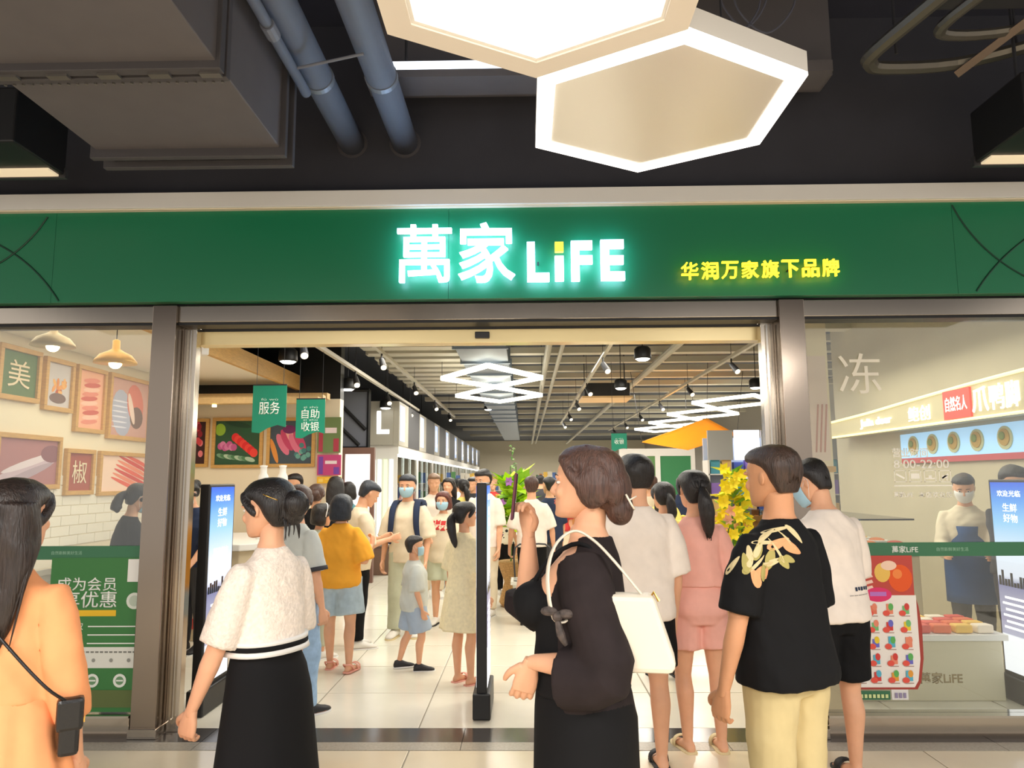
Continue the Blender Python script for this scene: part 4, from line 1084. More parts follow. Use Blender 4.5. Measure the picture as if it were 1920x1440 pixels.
    p.top(C_pink, hem=0.585, sleeve=0.46, ease=0.014, sl_ease=0.02, sl_flare=0.02, name='playsuit_top')
    p.put_mb('waistband', MB().loft([p.body_ring(.588, .013, .013, 1.06), p.body_ring(.60, .016, .016, 1.06), p.body_ring(.612, .013, .013, 1.06)]), C_pink)
    p.legs_cloth(C_pink, 0.30, ease=0.016, flare=0.018, waist=0.605, name='playsuit_shorts', ew=0.010)
    p.shoes('slipper', SH_cream)

    # --- 7 man in white tee behind the photographer
    Y = 4.35; H = top_h(1185, 852, Y)
    p = Person('man in a plain white T-shirt and black shorts standing behind the woman in black', (gx(1196, Y), Y, 0), 8, H, 'm', 1.05, 1, headyaw=15,
               arms={'R': ((.16, .05, -1), (.04, .3, -1), (0, .2, -1), 40), 'L': ((-.16, .3, -1), (.1, 1, .0), (0, 1, .2), 50)},
               legs={'R': ((.05, .03, -1), (.0, -.05, -1)), 'L': ((-.04, .05, -1), (-.03, -.02, -1))})
    p.body(); p.hair('short', HAIR)
    p.top(C_white, hem=0.475, sleeve=0.52, ease=0.026, sl_ease=0.028, sl_flare=0.02, drape=1.0, name='tshirt')
    p.legs_cloth(C_black, 0.40, ease=0.026, flare=0.02, waist=0.58, name='shorts'); p.shoes('slipper', SH_black)

    # --- 8 woman in jeans
    Y = 5.3; H = top_h(560, 908, Y)
    p = Person('woman in a pale grey T-shirt with dark cuffs and light ripped jeans', (gx(556, Y), Y, 0), -32, H, 'f', 1.08, 1, headyaw=40, headpitch=6,
               arms={'R': ((.18, .04, -1), (.10, .2, -1), (0, .2, -1), 45), 'L': ((-.2, .0, -1), (-.1, .2, -1), (0, .2, -1), 40)},
               legs={'R': ((.05, .16, -1), (.02, -.04, -1)), 'L': ((-.03, -.12, -1), (0, -.25, -1))})
    p.body(); p.hair('bun', HAIR_BR)
    p.top(C_grey, hem=0.52, sleeve=0.46, ease=0.018, sl_ease=0.022, sl_flare=0.014, drape=1.0, name='tshirt')
    for side in 'RL':
        sh, el, wr, hd, curl, sg = p.arm[side]; q = 0.46 * 0.322 / 0.172
        p.put_mb('dark_cuff', MB().tube([sh.lerp(el, q - 0.09), sh.lerp(el, q + 0.02)], [.086, .088], 16), C_dkgrey)
    p.legs_cloth(C_denim, 1.0, ease=0.016, flare=0.01, waist=0.58, name='jeans'); p.shoes('sneaker', SH_black, M_white)

    # --- 9 girl in orange
    Y = 6.53; H = top_h(645, 926, Y)
    p = Person('girl in an orange T-shirt and pale denim shorts with a blue-black bob', (gx(638, Y), Y, 0), -6, H, 'f', 1.08, 1,
               arms={'R': ((.30, .0, -1), (.05, .75, .55), (0, .5, .8), 50), 'L': ((-.26, .0, -1), (-.02, .25, -1), (0, .2, -1), 40)},
               legs={'L': ((-.04, .05, -1), (.02, .02, -1)), 'R': ((.10, -.10, -1), (.06, -.22, -1))})
    p.body(); p.hair('bob', HAIR_BLUE)
    p.top(C_orange, hem=0.475, sleeve=0.52, ease=0.028, sl_ease=0.034, sl_flare=0.03, drape=1.0, name='tshirt')
    p.legs_cloth(C_denim2, 0.40, ease=0.036, flare=0.03, waist=0.56, name='shorts', ew=0.014); p.shoes('sandal', SH_pink)

    # --- 10 man with phone
    Y = 7.35; H = top_h(668, 899, Y)
    p = Person('man in a pale T-shirt looking down at a phone beside the lit fridge', (gx(670, Y), Y, 0), -62, H, 'm', 1.0, 1, headpitch=28, lean=4,
               arms={'R': ((.1, .2, -1), (-.15, 1, .35), (0, 1, .3), 50), 'L': ((-.1, .2, -1), (.2, 1, .3), (0, 1, .3), 50)})
    p.body(); p.hair('short', HAIR_BLUE); p.top(C_beige, hem=0.47, sleeve=0.52, ease=0.024, sl_ease=0.026, drape=1.0, name='tshirt')
    p.legs_cloth(C_black, 0.97, ease=0.02, name='trousers'); p.shoes('sneaker', SH_white)

    # --- 11 child with headband, 12 woman in black top
    Y = 6.95; H = 1.36
    p = Person('girl with a white headband behind the woman in ripped jeans', (gx(598, Y), Y, 0), -40, H, 'f', 1.0, 1, headyaw=-10, headpitch=10)
    p.body(); p.hair('bob', HAIR, length=0.9); h = p.hh; T = lambda x, y, z: p.HM @ Vector((x * h, y * h, z * h))
    p.put_mb('headband', MB().tube([T(-.43, -.05, -.1), T(-.40, -.02, .3), T(-.2, .02, .53), T(0, .03, .59), T(.2, .02, .53), T(.40, -.02, .3), T(.43, -.05, -.1)], .03 * h, 8, sub=4), M_white)
    p.top(C_sage, hem=0.47, sleeve=0.5, ease=0.024, sl_ease=0.024, name='tshirt'); p.legs_cloth(C_sage, 0.9, ease=0.02); p.shoes('sneaker', SH_white)
    Y = 8.3; H = top_h(586, 908, Y)
    p = Person('woman in a black top with brown hair tied up near the checkout', (gx(588, Y), Y, 0), 10, H, 'f', 1.05, 1)
    p.body(False); p.hair('bun', HAIR_BR); p.top(C_black, hem=0.5, sleeve=0.5, ease=0.02, name='top'); p.legs_cloth(C_dkgrey, 0.97, ease=0.018); p.shoes('sneaker', SH_white)

    # --- 13 backpack man
    Y = 7.85; H = top_h(768, 889, Y)
    p = Person('young man in a pale T-shirt and sage trousers wearing a mask and backpack straps', (gx(762, Y), Y, 0), 174, H, 'm', 0.96, 1, headpitch=6,
               arms={'R': ((.22, .0, -1), (.1, .15, -1), (0, .2, -1), 35), 'L': ((-.2, .05, -1), (.0, .35, -1), (0, .2, -1), 35)},
               legs={'R': ((.05, .08, -1), (.02, -.02, -1)), 'L': ((-.03, -.05, -1), (0, -.12, -1))})
    p.body(); p.hair('short', HAIR_BLUE); p.mask()
    p.top(C_beige, hem=0.46, sleeve=0.54, ease=0.028, sl_ease=0.03, sl_flare=0.03, drape=1.0, name='tshirt'); p.legs_cloth(C_sage, 0.98, ease=0.03, flare=0.015, name='trousers'); p.shoes('sneaker', SH_white, SH_cream)
    W = Matrix.Translation(p.root.location) @ Matrix.Rotation(p.root.rotation_euler.z, 4, 'Z')
    b = thing('backpack', 'dark navy backpack with padded straps on the masked young man', 'backpack', W @ Vector((0, -0.20, 0.60 * H)), p.root.rotation_euler.z)
    MB().box(-0.15, 0.15, -0.10, 0.085, -0.02, 0.40).build('pack', C_navy, b, bevel=0.05)
    MB().box(-0.11, 0.11, -0.135, -0.09, 0.0, 0.2).build('pocket', C_navy, b, bevel=0.02)
    for sg in (-1, 1):
        MB().tube([(sg * .11, .10, .36), (sg * .115, .20, .385), (sg * .125, .31, .30), (sg * .135, .345, .12), (sg * .16, .29, -.04), (sg * .165, .10, -.03)], [.03, .034, .034, .03, .018, .014], 8, sub=4, flat=0.35, upv=(1, 0, 0)).build('strap', C_navy, b, smooth=True)

    # --- 14 woman in red print tee
    Y = 8.5; H = top_h(828, 921, Y)
    p = Person('masked woman in a cream T-shirt with a red block print and pale shorts', (gx(830, Y), Y, 0), 172, H, 'f', 1.05, 1, headpitch=5,
               arms={'R': ((.14, .2, -1), (-.3, 1, .15), (-.3, 1, .2), 40), 'L': ((-.2, .0, -1), (-.05, .25, -1), (0, .2, -1), 35)})
    p.body(); p.hair('bob', hair_mat('hair_auburn', (98, 48, 40)), length=0.85); p.mask()
    t = p.top(C_beige, hem=0.47, sleeve=0.56, ease=0.03, sl_ease=0.034, sl_flare=0.03, drape=1.0, name='tshirt')
    blocks = [bar(-.12 + i * .062, -.066 + i * .062, 1.075 + r * .06 - .01 * (i % 2), 1.125 + r * .06 - .01 * (i % 2), 0) for i in range(4) for r in range(2)]
    p.surf_decal(t, blocks, [C_red], 'red_print', (0, -1, 0), lambda u, v: Vector((u, 0, v * H / 1.5)))
    p.legs_cloth(C_sage, 0.36, ease=0.03, flare=0.02, waist=0.56, name='shorts'); p.shoes('sneaker', SH_white, SH_black)

    # --- 15 boy
    Y = 6.53; H = top_h(775, 1006, Y)
    p = Person('small boy in a grey T-shirt and blue shorts striding in a mask', (gx(778, Y), Y, 0), -72, H, 'm', 1.1, 1, headpitch=-4, headyaw=-6,
               arms={'R': ((.18, .0, -1), (.08, .3, -1), (0, .3, -1), 40), 'L': ((-.25, -.1, -1), (-.08, .1, -1), (0, .2, -1), 40)},
               legs={'R': ((.05, .22, -1), (.02, -.10, -1)), 'L': ((-.04, -.14, -1), (-.02, -.34, -1))})
    p.body(); p.hair('short', HAIR, top=0.02); p.mask()
    p.top(C_grey, hem=0.46, sleeve=0.52, ease=0.026, sl_ease=0.026, sl_flare=0.02, drape=1.0, name='tshirt'); p.legs_cloth(cloth('cloth_pale_blue', (168, 184, 204), 0.3), 0.44, ease=0.03, flare=0.025, waist=0.56, name='shorts'); p.shoes('sneaker', SH_black, M_white)

    # --- 16 girl in cream dress
    Y = 6.1; H = top_h(878, 941, Y)
    p = Person('girl in a cream checked shirt dress with a long black ponytail', (gx(872, Y), Y, 0), -42, H, 'f', 0.95, 1, headyaw=-18,
               arms={'R': ((.1, .1, -1), (0, .5, -1), (0, .3, -1), 40), 'L': ((-.2, .02, -1), (-.05, .2, -1), (0, .2, -1), 35)})
    p.body(); p.hair('pony', HAIR, length=1.0)
    p.top(C_cream, hem=0.5, sleeve=0.5, ease=0.022, sl_ease=0.024, sl_flare=0.02, drape=1.0, name='dress_bodice'); p.skirt(C_cream, top=0.6, hem=0.30, flare=0.05, folds=6, depth=0.01, name='dress_skirt', e=0.03); p.shoes('slipper', SH_pink)

    # --- 17 tall man behind the centre gate, 18 man from behind, 19 woman black trousers
    Y = 9.0; H = top_h(905, 880, Y)
    p = Person('tall man in a white T-shirt behind the centre display gate', (gx(908, Y), Y, 0), 150, H, 'm', 1.0, 1, headpitch=12)
    p.body(); p.hair('short', HAIR); p.top(C_white, hem=0.47, sleeve=0.5, ease=0.024, sl_ease=0.024, drape=1.0, name='tshirt'); p.legs_cloth(C_beige, 0.97, ease=0.02); p.shoes('sneaker', SH_white)
    Y = 9.15; H = top_h(1000, 893, Y)
    p = Person('man in a white T-shirt and black trousers walking into the shop by the lily basket', (gx(998, Y), Y, 0), 4, H, 'm', 1.0, 1,
               arms={'R': ((.3, .0, -1), (.1, .2, -1), (0, .2, -1), 40), 'L': ((-.3, .0, -1), (-.1, .4, -1), (0, .2, -1), 40)}, legs={'R': ((.03, .1, -1), (0, -.03, -1)), 'L': ((-.03, -.1, -1), (0, -.25, -1))})
    p.body(False); p.hair('short', HAIR_BR); p.top(C_white, hem=0.49, sleeve=0.5, ease=0.02, sl_ease=0.022, drape=1.0, name='tshirt'); p.legs_cloth(C_black, 0.97, ease=0.016); p.shoes('sneaker', SH_black)
    Y = 6.25; H = 1.54
    p = Person('woman in a pale yellow top and black trousers beside the woman in pink', (gx(1248, Y), Y, 0), 12, H, 'f', 0.96, 1)
    p.body(False); p.hair('pony', HAIR, length=0.7); p.top(C_yellow, hem=0.53, sleeve=0.5, ease=0.016, sl_ease=0.02, name='top'); p.legs_cloth(C_black, 0.97, ease=0.016); p.shoes('sandal', SH_black)

    # --- 20 shop assistants
    Y = 6.15; H = top_h(235, 906, Y)
    p = Person('shop assistant in black with tied-back hair seen through the poster window', (gx(228, Y), Y, 0), -48, H, 'f', 1.06, 1, headpitch=14, lean=6,
               arms={'R': ((.1, .3, -1), (-.1, 1, -.1), (0, 1, 0), 40), 'L': ((-.1, .3, -1), (.1, 1, -.1), (0, 1, 0), 40)})
    p.body(); p.hair('pony', HAIR, length=0.5); p.mask(); p.top(C_black, hem=0.5, sleeve=0.56, ease=0.022, sl_ease=0.024, name='tshirt'); p.legs_cloth(C_dkgrey, 0.97, ease=0.018); p.shoes('sneaker', SH_black)
    Y = 7.2; H = 1.6
    p = Person('shop assistant in a dark T-shirt behind the left display gate', (gx(362, Y), Y, 0), 165, H, 'f', 1.0, 1, headpitch=25, lean=8,
               arms={'R': ((.1, .3, -1), (-.1, .8, -.6), (0, .6, -.6), 40), 'L': ((-.1, .3, -1), (.1, .8, -.6), (0, .6, -.6), 40)})
    p.body(); p.hair('bun', HAIR); p.mask(M_white); p.top(C_navy, hem=0.5, sleeve=0.5, ease=0.02, sl_ease=0.022, name='tshirt'); p.legs_cloth(C_dkgrey, 0.97, ease=0.018); p.shoes('sneaker', SH_black)
    for (px, Y, rot, H, lab, cap) in ((1822, 6.6, 150, 1.60, 'stall cook in a blue apron by the blue food pictures', C_beige), (1912, 6.0, 190, 1.66, 'stall cook in a blue apron nearest the lit display panel', C_dkgrey)):
        p = Person(lab, (gx(px, Y) , Y, 0), rot, H, 'm', 1.0, 1, headpitch=20, arms={'R': ((.1, .4, -1), (-.1, 1, -.2), (0, 1, 0), 40), 'L': ((-.1, .4, -1), (.1, 1, -.2), (0, 1, 0), 40)})
        p.body(); p.hair('short', HAIR); p.mask(M_white); p.top(cap, hem=0.5, sleeve=0.9, ease=0.02, sl_ease=0.02, name='shirt'); p.legs_cloth(C_dkgrey, 0.97, ease=0.018); p.shoes('sneaker', SH_black)
        mb = MB(); rings = []
        for i in range(10):
            z = 0.33 + 0.40 * i / 9; w, d, yo = lerp_table(p.tab, max(z, .5)); k = 1.0 if z < .66 else .6
            outer = [Vector(((w * H + .05) * math.cos(a) * k, yo * H + (d * H + .05) * math.sin(a), z * H)) for a in [math.pi * (.08 + .84 * j / 14) for j in range(15)]]
            rings.append([p.M @ q for q in outer] + [p.M @ (q - Vector((0, .012, 0))) for q in reversed(outer)])
        mb.loft(rings); p.put_mb('apron', mb, C_blue)

    # --- crowd deeper in the shop
    rnd = random.Random(5)
    crowd = [(548, 9.75, 150, 1.66, 'm', C_beige, C_dkgrey, 'short', HAIR, 'man in a beige T-shirt facing the checkout under the vegetable pictures'),
             (625, 9.2, 10, 1.62, 'f', C_navy, C_navy, 'long', HAIR, 'long-haired woman in navy near the purple posters'),
             (648, 10.0, 40, 1.55, 'f', C_teal, C_beige, 'bob', HAIR, 'woman in a teal top near the purple posters'),
             (812, 10.4, 190, 1.66, 'm', C_white, C_beige, 'short', hair_mat('hair_tan', (120, 92, 70)), 'man with sandy hair and white shirt behind the masked couple'),
             (840, 11.2, 170, 1.60, 'f', C_black, C_denim, 'long', HAIR, 'woman in a black top behind the girl in the cream dress'),
             (868, 11.8, 20, 1.58, 'f', C_yellow, C_denim, 'pony', HAIR, 'woman in a yellow top deep in the main aisle'),
             (887, 13.0, 160, 1.62, 'm', C_dkgrey, C_black, 'short', HAIR, 'man in a dark grey T-shirt deep in the main aisle'),
             (946, 10.6, -20, 1.40, 'f', 'spot', C_black, 'bob', HAIR_BR, 'girl in a spotted cream top and black leggings by the lily basket'),
             (1032, 10.2, 30, 1.60, 'm', C_navy, C_dkgrey, 'short', HAIR, 'man in a navy T-shirt behind the raised phone'),
             (1052, 12.0, -30, 1.55, 'f', C_red, C_beige, 'bob', HAIR, 'woman in a red top behind the raised phone'),
             (1225, 9.9, -15, 1.62, 'f', C_beige, C_denim, 'bun', HAIR_BR, 'woman in a beige top near the white kiosk'),
             (1252, 9.5, -40, 1.52, 'f', C_yellow, C_beige, 'long', HAIR, 'woman in a yellow dress top near the fruit stand'),
             (1212, 14.0, 170, 1.66, 'm', C_orange, C_dkgrey, 'short', HAIR, 'man in an orange T-shirt near the white kiosk'),
             (860, 15.5, 10, 1.60, 'm', C_white, C_dkgrey, 'short', HAIR, 'man in white far along the main aisle'),
             (845, 18.0, 185, 1.62, 'f', C_pink, C_beige, 'bob', HAIR, 'woman in pink far along the main aisle'),
             (880, 20.0, 5, 1.68, 'm', C_blue, C_dkgrey, 'short', HAIR, 'man in blue far along the main aisle'),
             (925, 17.0, 175, 1.58, 'f', C_red, C_black, 'pony', HAIR, 'woman in red far along the main aisle'),
             (1285, 12.5, 150, 1.60, 'm', C_navy, C_beige, 'short', HAIR_BR, 'man in navy behind the fruit stand'),
             (1015, 16.0, 10, 1.66, 'm', C_dkgrey, C_black, 'short', HAIR, 'man in dark grey far behind the lily basket'),
             (1040, 19.0, -10, 1.58, 'f', C_white, C_denim, 'long', HAIR_BR, 'woman in white far behind the lily basket')]
    spot = mat('cloth_spotted', (238, 228, 206), 0.85)
    nt = spot.node_tree
    if not any(n.type == 'TEX_VORONOI' for n in nt.nodes):
        v = nt.nodes.new('ShaderNodeTexVoronoi'); v.inputs['Scale'].default_value = 16; r = nt.nodes.new('ShaderNodeValToRGB'); r.color_ramp.interpolation = 'CONSTANT'
        r.color_ramp.elements[0].color = (.03, .03, .03, 1); r.color_ramp.elements[1].position = 0.33; r.color_ramp.elements[1].color = (*lin((238, 228, 206)), 1)
        tc = nt.nodes.new('ShaderNodeTexCoord'); nt.links.new(tc.outputs['Object'], v.inputs['Vector']); nt.links.new(v.outputs['Distance'], r.inputs[0]); nt.links.new(r.outputs[0], nt.nodes['Principled BSDF'].inputs['Base Color'])
    for (px, Y, rot, H, sex, c1, c2, hs, hm, lab) in crowd:
        p = Person(lab, (gx(px, Y), Y, 0), rot, H, sex, rnd.uniform(.95, 1.08), 2, headpitch=rnd.uniform(0, 12), group='shoppers deeper in the shop')
        p.body(False); p.hair(hs, hm); p.top(spot if c1 == 'spot' else c1, hem=0.47 if sex == 'm' else .5, sleeve=0.5, ease=0.022, sl_ease=0.024, drape=1.0, name='tshirt'); p.legs_cloth(c2, 0.96 if rnd.random() < .7 else .45, ease=0.02); p.shoes('sneaker', SH_white)
people()

# ------------------------------------------------------------------ shop contents
def atx(px, py, X):
    d = rt2 * ((px - 960) / 1400.0) - up2 * ((py - 720) / 1400.0) + fw
    return Vector((0, 0, HC)) + d * (X / d.x)
def atz(px, py, z):
    d = rt2 * ((px - 960) / 1400.0) - up2 * ((py - 720) / 1400.0) + fw
    return Vector((0, 0, HC)) + d * ((z - HC) / d.z)
PR = {}
def pm(rgb, rough=0.7):
    k = 'print_%d_%d_%d' % rgb
    return mat(k, rgb, rough)

class Print:
    # flat print laid on a sheet in the local x-z plane, each layer a little prouder
    def __init__(s): s.mb = MB(); s.mats = []; s.y = 0.0
    def mi(s, rgb):
        M = pm(rgb) if not hasattr(rgb, 'node_tree') else rgb
        if M not in s.mats: s.mats.append(M)
        s.mb.cur = s.mats.index(M)
    def poly(s, pts, rgb):
        s.mi(rgb); s.y -= 0.00008; n = len(pts); s.mb.add([(x, s.y, z) for x, z in pts], [tuple(range(n))])
    def rect(s, x0, x1, z0, z1, rgb): s.poly([(x0, z0), (x1, z0), (x1, z1), (x0, z1)], rgb)
    def ell(s, cx, cz, rx, rz, rgb, a=0, n=18):
        ca, sa = math.cos(a), math.sin(a)
        s.poly([(cx + rx * math.cos(t) * ca - rz * math.sin(t) * sa, cz + rx * math.cos(t) * sa + rz * math.sin(t) * ca) for t in [2 * math.pi * k / n for k in range(n)]], rgb)
    def build(s, parent, y, name='print', rz=0):
        o = s.mb.build(name, s.mats or [M_white], parent); o.location = (0, y, 0); o['kind'] = 'stuff'; return o

# --- display gates
def screen_mat():
    M = bpy.data.materials.new('gate_screen'); M.use_nodes = True; nt = M.node_tree; b = nt.nodes['Principled BSDF']
    tc = nt.nodes.new('ShaderNodeTexCoord'); sx = nt.nodes.new('ShaderNodeSeparateXYZ'); nt.links.new(tc.outputs['Generated'], sx.inputs[0])
    r = nt.nodes.new('ShaderNodeValToRGB'); cr = r.color_ramp
    cr.elements[0].position = 0; cr.elements[0].color = (*lin((244, 244, 248)), 1); cr.elements[1].position = 1; cr.elements[1].color = (*lin((40, 100, 225)), 1)
    for p, c in ((0.19, (246, 246, 250)), (0.195, (168, 166, 190)), (0.40, (150, 148, 176)), (0.46, (120, 120, 160)), (0.50, (222, 226, 240)), (0.62, (226, 236, 250)), (0.78, (150, 205, 245)), (0.9, (90, 160, 240))):
        e = cr.elements.new(p); e.color = (*lin(c), 1)
    nt.links.new(sx.outputs['Z'], r.inputs[0]); nt.links.new(r.outputs[0], b.inputs['Emission Color']); b.inputs['Emission Strength'].default_value = 1.15
    b.inputs['Base Color'].default_value = (0.02, 0.02, 0.02, 1); b.inputs['Roughness'].default_value = 0.2
    return M
def gates():
    SM = screen_mat(); TW = emis('screen_text', (250, 250, 255), 1.3); TD = emis('screen_dark', (96, 92, 130), 0.6)
    for (x, y, side, lab) in ((-2.25, 5.25, 1, 'slim standing display gate with blue screen beside the lace blouse woman'), (-0.305, 5.19, 1, 'slim standing display gate seen edge-on in the middle of the entrance'),
                              (3.50, 5.25, -1, 'slim standing display gate with blue screen behind the green-striped window')):
        g = thing('display_gate', lab, 'display', (x, y, 0))
        MB().box(-0.035, 0.035, 0.0, 0.46, 0.14, 1.56).build('panel', M_black, g, bevel=0.008)
        MB().box(-0.06, 0.06, -0.02, 0.48, 0.0, 0.17).build('base', M_black, g, bevel=0.01)
        for sd in (1, -1):
            sc = MB().box(min(sd * 0.034, sd * 0.038), max(sd * 0.034, sd * 0.038), 0.025, 0.435, 0.20, 1.54).build('screen', SM, g)
            fc = '+x' if sd > 0 else '-x'; X = sd * 0.0385
            for (t, z, h, m) in (('欢迎光临', 1.46, 0.045, TW), ('生鲜', 1.36, 0.06, TW), ('好物', 1.285, 0.06, TW), ('精选超市', 1.08, 0.06, TW)):
                o = text_obj(t, m, g, (X, 0.23, z), h=h, w=0.26 if len(t) > 2 else 0.16, extrude=0.0006, face=fc, name='screen_lettering', offset=0.01)
            # skyline band and text rules on the screen
            mb = MB()
            rnd = random.Random(3)
            for k in range(12):
                yy = 0.03 + k * 0.033; hh = rnd.uniform(0.03, 0.11); mb.box(min(X, X + sd * .0006), max(X, X + sd * .0006), yy, yy + 0.027, 0.80, 0.80 + hh)
            mb.build('skyline', TD, g)
            mb = MB()
            for k in range(6):
                z = 0.50 + k * 0.042; mb.box(min(X, X + sd * .0006), max(X, X + sd * .0006), 0.05 + 0.02 * (k % 3), 0.40 - 0.03 * (k % 2), z, z + 0.016)
            mb.build('text_rule', TW, g)
gates()

# --- prints on the glass
def posters():
    yg = YF + 0.048
    # membership poster
    a = at(98, 1046, yg); b = at(262, 1335, yg); w = b.x - a.x; h = a.z - b.z; cx = (a.x + b.x) / 2
    t = thing('member_poster', 'green membership poster with white lettering stuck on the glass', 'poster', (cx, yg, b.z))
    MB().box(-w / 2, w / 2, -0.001, 0.004, 0, h).build('sheet', mat('poster_green', (58, 122, 62), 0.5), t)
    p = Print(); G = (244, 244, 238)
    X = lambda u: -w / 2 + u * w
    Zv = lambda v: h * (1 - v)
    p.rect(X(.12), X(.70), Zv(.385), Zv(.345), (238, 190, 40))
    for k, (u0, u1) in enumerate(((.10, .92), (.10, .92), (.10, .92))):
        p.rect(X(.42), X(u1), Zv(.455 + k * .055), Zv(.448 + k * .055), G)
    p.rect(X(.0), X(1.0), Zv(.72), Zv(.585), (226, 226, 216))
    for k in range(18): p.rect(X(.08 + k * .048), X(.115 + k * .048), Zv(.622), Zv(.612), (120, 120, 112))
    for k in range(5): p.ell(X(.14 + k * .18), Zv(.67), .012, .012, (150, 150, 142))
    for k in range(3): p.ell(X(.22 + k * .28), Zv(.80), .042, .042, (232, 236, 226)); p.ell(X(.22 + k * .28), Zv(.80), .026, .026, (108, 150, 108)); p.rect(X(.22 + k * .28) - .022, X(.22 + k * .28) + .022, Zv(.805), Zv(.795), (232, 236, 226))
    p.rect(X(.80), X(.98), Zv(.16), Zv(.01), (238, 236, 230)); p.ell(X(.885), Zv(.285), .052, .052, (222, 226, 214)); p.ell(X(.885), Zv(.285), .035, .035, (190, 202, 184))
    p.rect(X(0), X(1), Zv(.97), Zv(.86), (96, 110, 60))
    p.build(t, -0.002)
    TW = pm((246, 246, 240))
    text_obj('成为会员', TW, t, (X(.38), -0.0025, Zv(.175)), w=w * .62, h=.085, extrude=0.0006, offset=0.006)
    text_obj('享优惠', TW, t, (X(.42), -0.0025, Zv(.275)), w=w * .56, h=.105, extrude=0.0006, offset=0.006)
    for k, s_ in enumerate(('生日特权', '会员价格', '积分好礼')): text_obj(s_, TW, t, (X(.22), -0.0025, Zv(.45 + k * .055)), w=w * .30, extrude=0.0006)
    # window vinyl bands
    for (x0, x1, lab, k) in ((-6, -2.49, 'green vinyl band across the member poster window', 0), (1.85, 6, 'green vinyl band with small white lettering above the promotion poster', 1)):
        z0 = at(1700, 1043, yg).z; z1 = at(1700, 1017, yg).z
        v = thing('window_band', lab, 'decal', ((x0 + x1) / 2, YF + 0.05, z0))
        hw = (x1 - x0) / 2
        MB().box(-hw, hw, 0, 0.003, 0, z1 - z0).build('vinyl_strip', mat('vinyl_green', (58, 116, 82), 0.5), v)
        if k: lx = at(1697, 1030, yg).x
        else: lx = at(40, 1030, yg).x
        text_obj('萬家LiFE', pm((236, 240, 232)), v, (lx - (x0 + x1) / 2, -0.0005, (z1 - z0) / 2), w=.165, extrude=0.0006, offset=0.015)
        text_obj('自然新鲜美好生活', pm((150, 190, 164)), v, (lx - (x0 + x1) / 2 + .30, -0.0005, (z1 - z0) / 2), w=.20, extrude=0.0006)
    # promotion poster
    a = at(1588, 1042, yg); b = at(1735, 1312, yg); w = b.x - a.x; h = a.z - b.z
    t = thing('promotion_poster', 'red and white promotion poster with rows of product pictures on the glass', 'poster', ((a.x + b.x) / 2, yg, b.z))
    X = lambda u: -w / 2 + u * w; Zv = lambda v: h * (1 - v)
    edge = [(X(0), Zv(.30)), (X(0), Zv(.93)), (X(.90), Zv(.93)), (X(.96), Zv(.88)), (X(1.02), Zv(.72)), (X(1.03), Zv(.5)), (X(1.0), Zv(.36)), (X(.97), Zv(.30))]
    MB().prism(edge, 'y', 0.0, 0.004).build('basket_backing', mat('poster_red', (168, 62, 52), 0.5), t)
    edge2 = [(X(.0), Zv(.28)), (X(0), Zv(.915)), (X(.86), Zv(.915)), (X(.92), Zv(.87)), (X(.97), Zv(.72)), (X(.97), Zv(.28))]
    MB().prism(edge2, 'y', -0.002, 0.001).build('price_sheet', mat('poster_white', (244, 238, 230), 0.5), t)
    MB().box(X(0), X(.95), -0.002, 0.002, Zv(.28), Zv(0)).build('header_sheet', mat('poster_header', (196, 70, 58), 0.5), t)
    MB().box(X(.02), X(.50), -0.002, 0.002, Zv(1.0), Zv(.94)).build('green_footer', mat('vinyl_green', (58, 116, 82), 0.5), t)
    MB().box(X(.52), X(.76), -0.002, 0.002, Zv(1.0), Zv(.93)).build('white_footer', M_white, t)
    p = Print(); rnd = random.Random(11)
    p.ell(X(.76), Zv(.16), .075, .085, (236, 92, 34)); p.ell(X(.72), Zv(.13), .03, .03, (246, 140, 70)); p.ell(X(.50), Zv(.12), .05, .06, (240, 196, 96)); p.ell(X(.60), Zv(.07), .05, .03, (250, 214, 190))
    for k in range(3): p.poly([(X(.02), Zv(.17 + k * .04)), (X(.34), Zv(.13 + k * .04)), (X(.36), Zv(.15 + k * .04)), (X(.03), Zv(.195 + k * .04))], (250, 214, 196))
    p.ell(X(.42), Zv(.275), .085, .045, (226, 52, 112)); p.rect(X(.30), X(.54), Zv(.285), Zv(.255), (190, 120, 200))
    cols = [(214, 66, 60), (96, 178, 92), (232, 160, 60), (110, 110, 200), (238, 206, 50), (230, 120, 92), (90, 180, 206), (170, 96, 180), (236, 140, 110), (120, 190, 120)]
    for r in range(5):
        for c in range(4):
            x = .10 + c * .235 + rnd.uniform(-.02, .02); z = .36 + r * .115
            col = cols[(r * 4 + c * 3 + rnd.randrange(3)) % 10]
            p.rect(X(x - .045), X(x + .05), Zv(z + .05), Zv(z - .005 - rnd.random() * .02), col)
            p.ell(X(x + .02), Zv(z), .016, .022, cols[rnd.randrange(10)])
            p.ell(X(x - .05), Zv(z + .045), .022, .018, (232, 88, 72)); p.rect(X(x - .06), X(x + .06), Zv(z + .068), Zv(z + .062), (180, 150, 140))
    for k in range(7): p.rect(X(.06 + k * .06), X(.10 + k * .06), Zv(.985), Zv(.96), (214, 226, 160))
    for k in range(3): p.rect(X(.56 + k * .06), X(.60 + k * .06), Zv(.985), Zv(.95), (150, 140, 170))
    p.build(t, -0.003)
    text_obj('18', pm((252, 236, 220)), t, (X(.20), -0.004, Zv(.085)), h=.06, extrude=0.0006, offset=0.02)
    # opening hours
    e = thing('opening_hours_decal', 'white opening hours lettering with pictogram boxes on the glass', 'decal', (at(1728, 900, yg).x, YF + 0.05, at(1728, 935, yg).z))
    TD = pm((252, 248, 236)); L = lambda px, py: (at(px, py, YF + 0.05) - Vector(e.location))
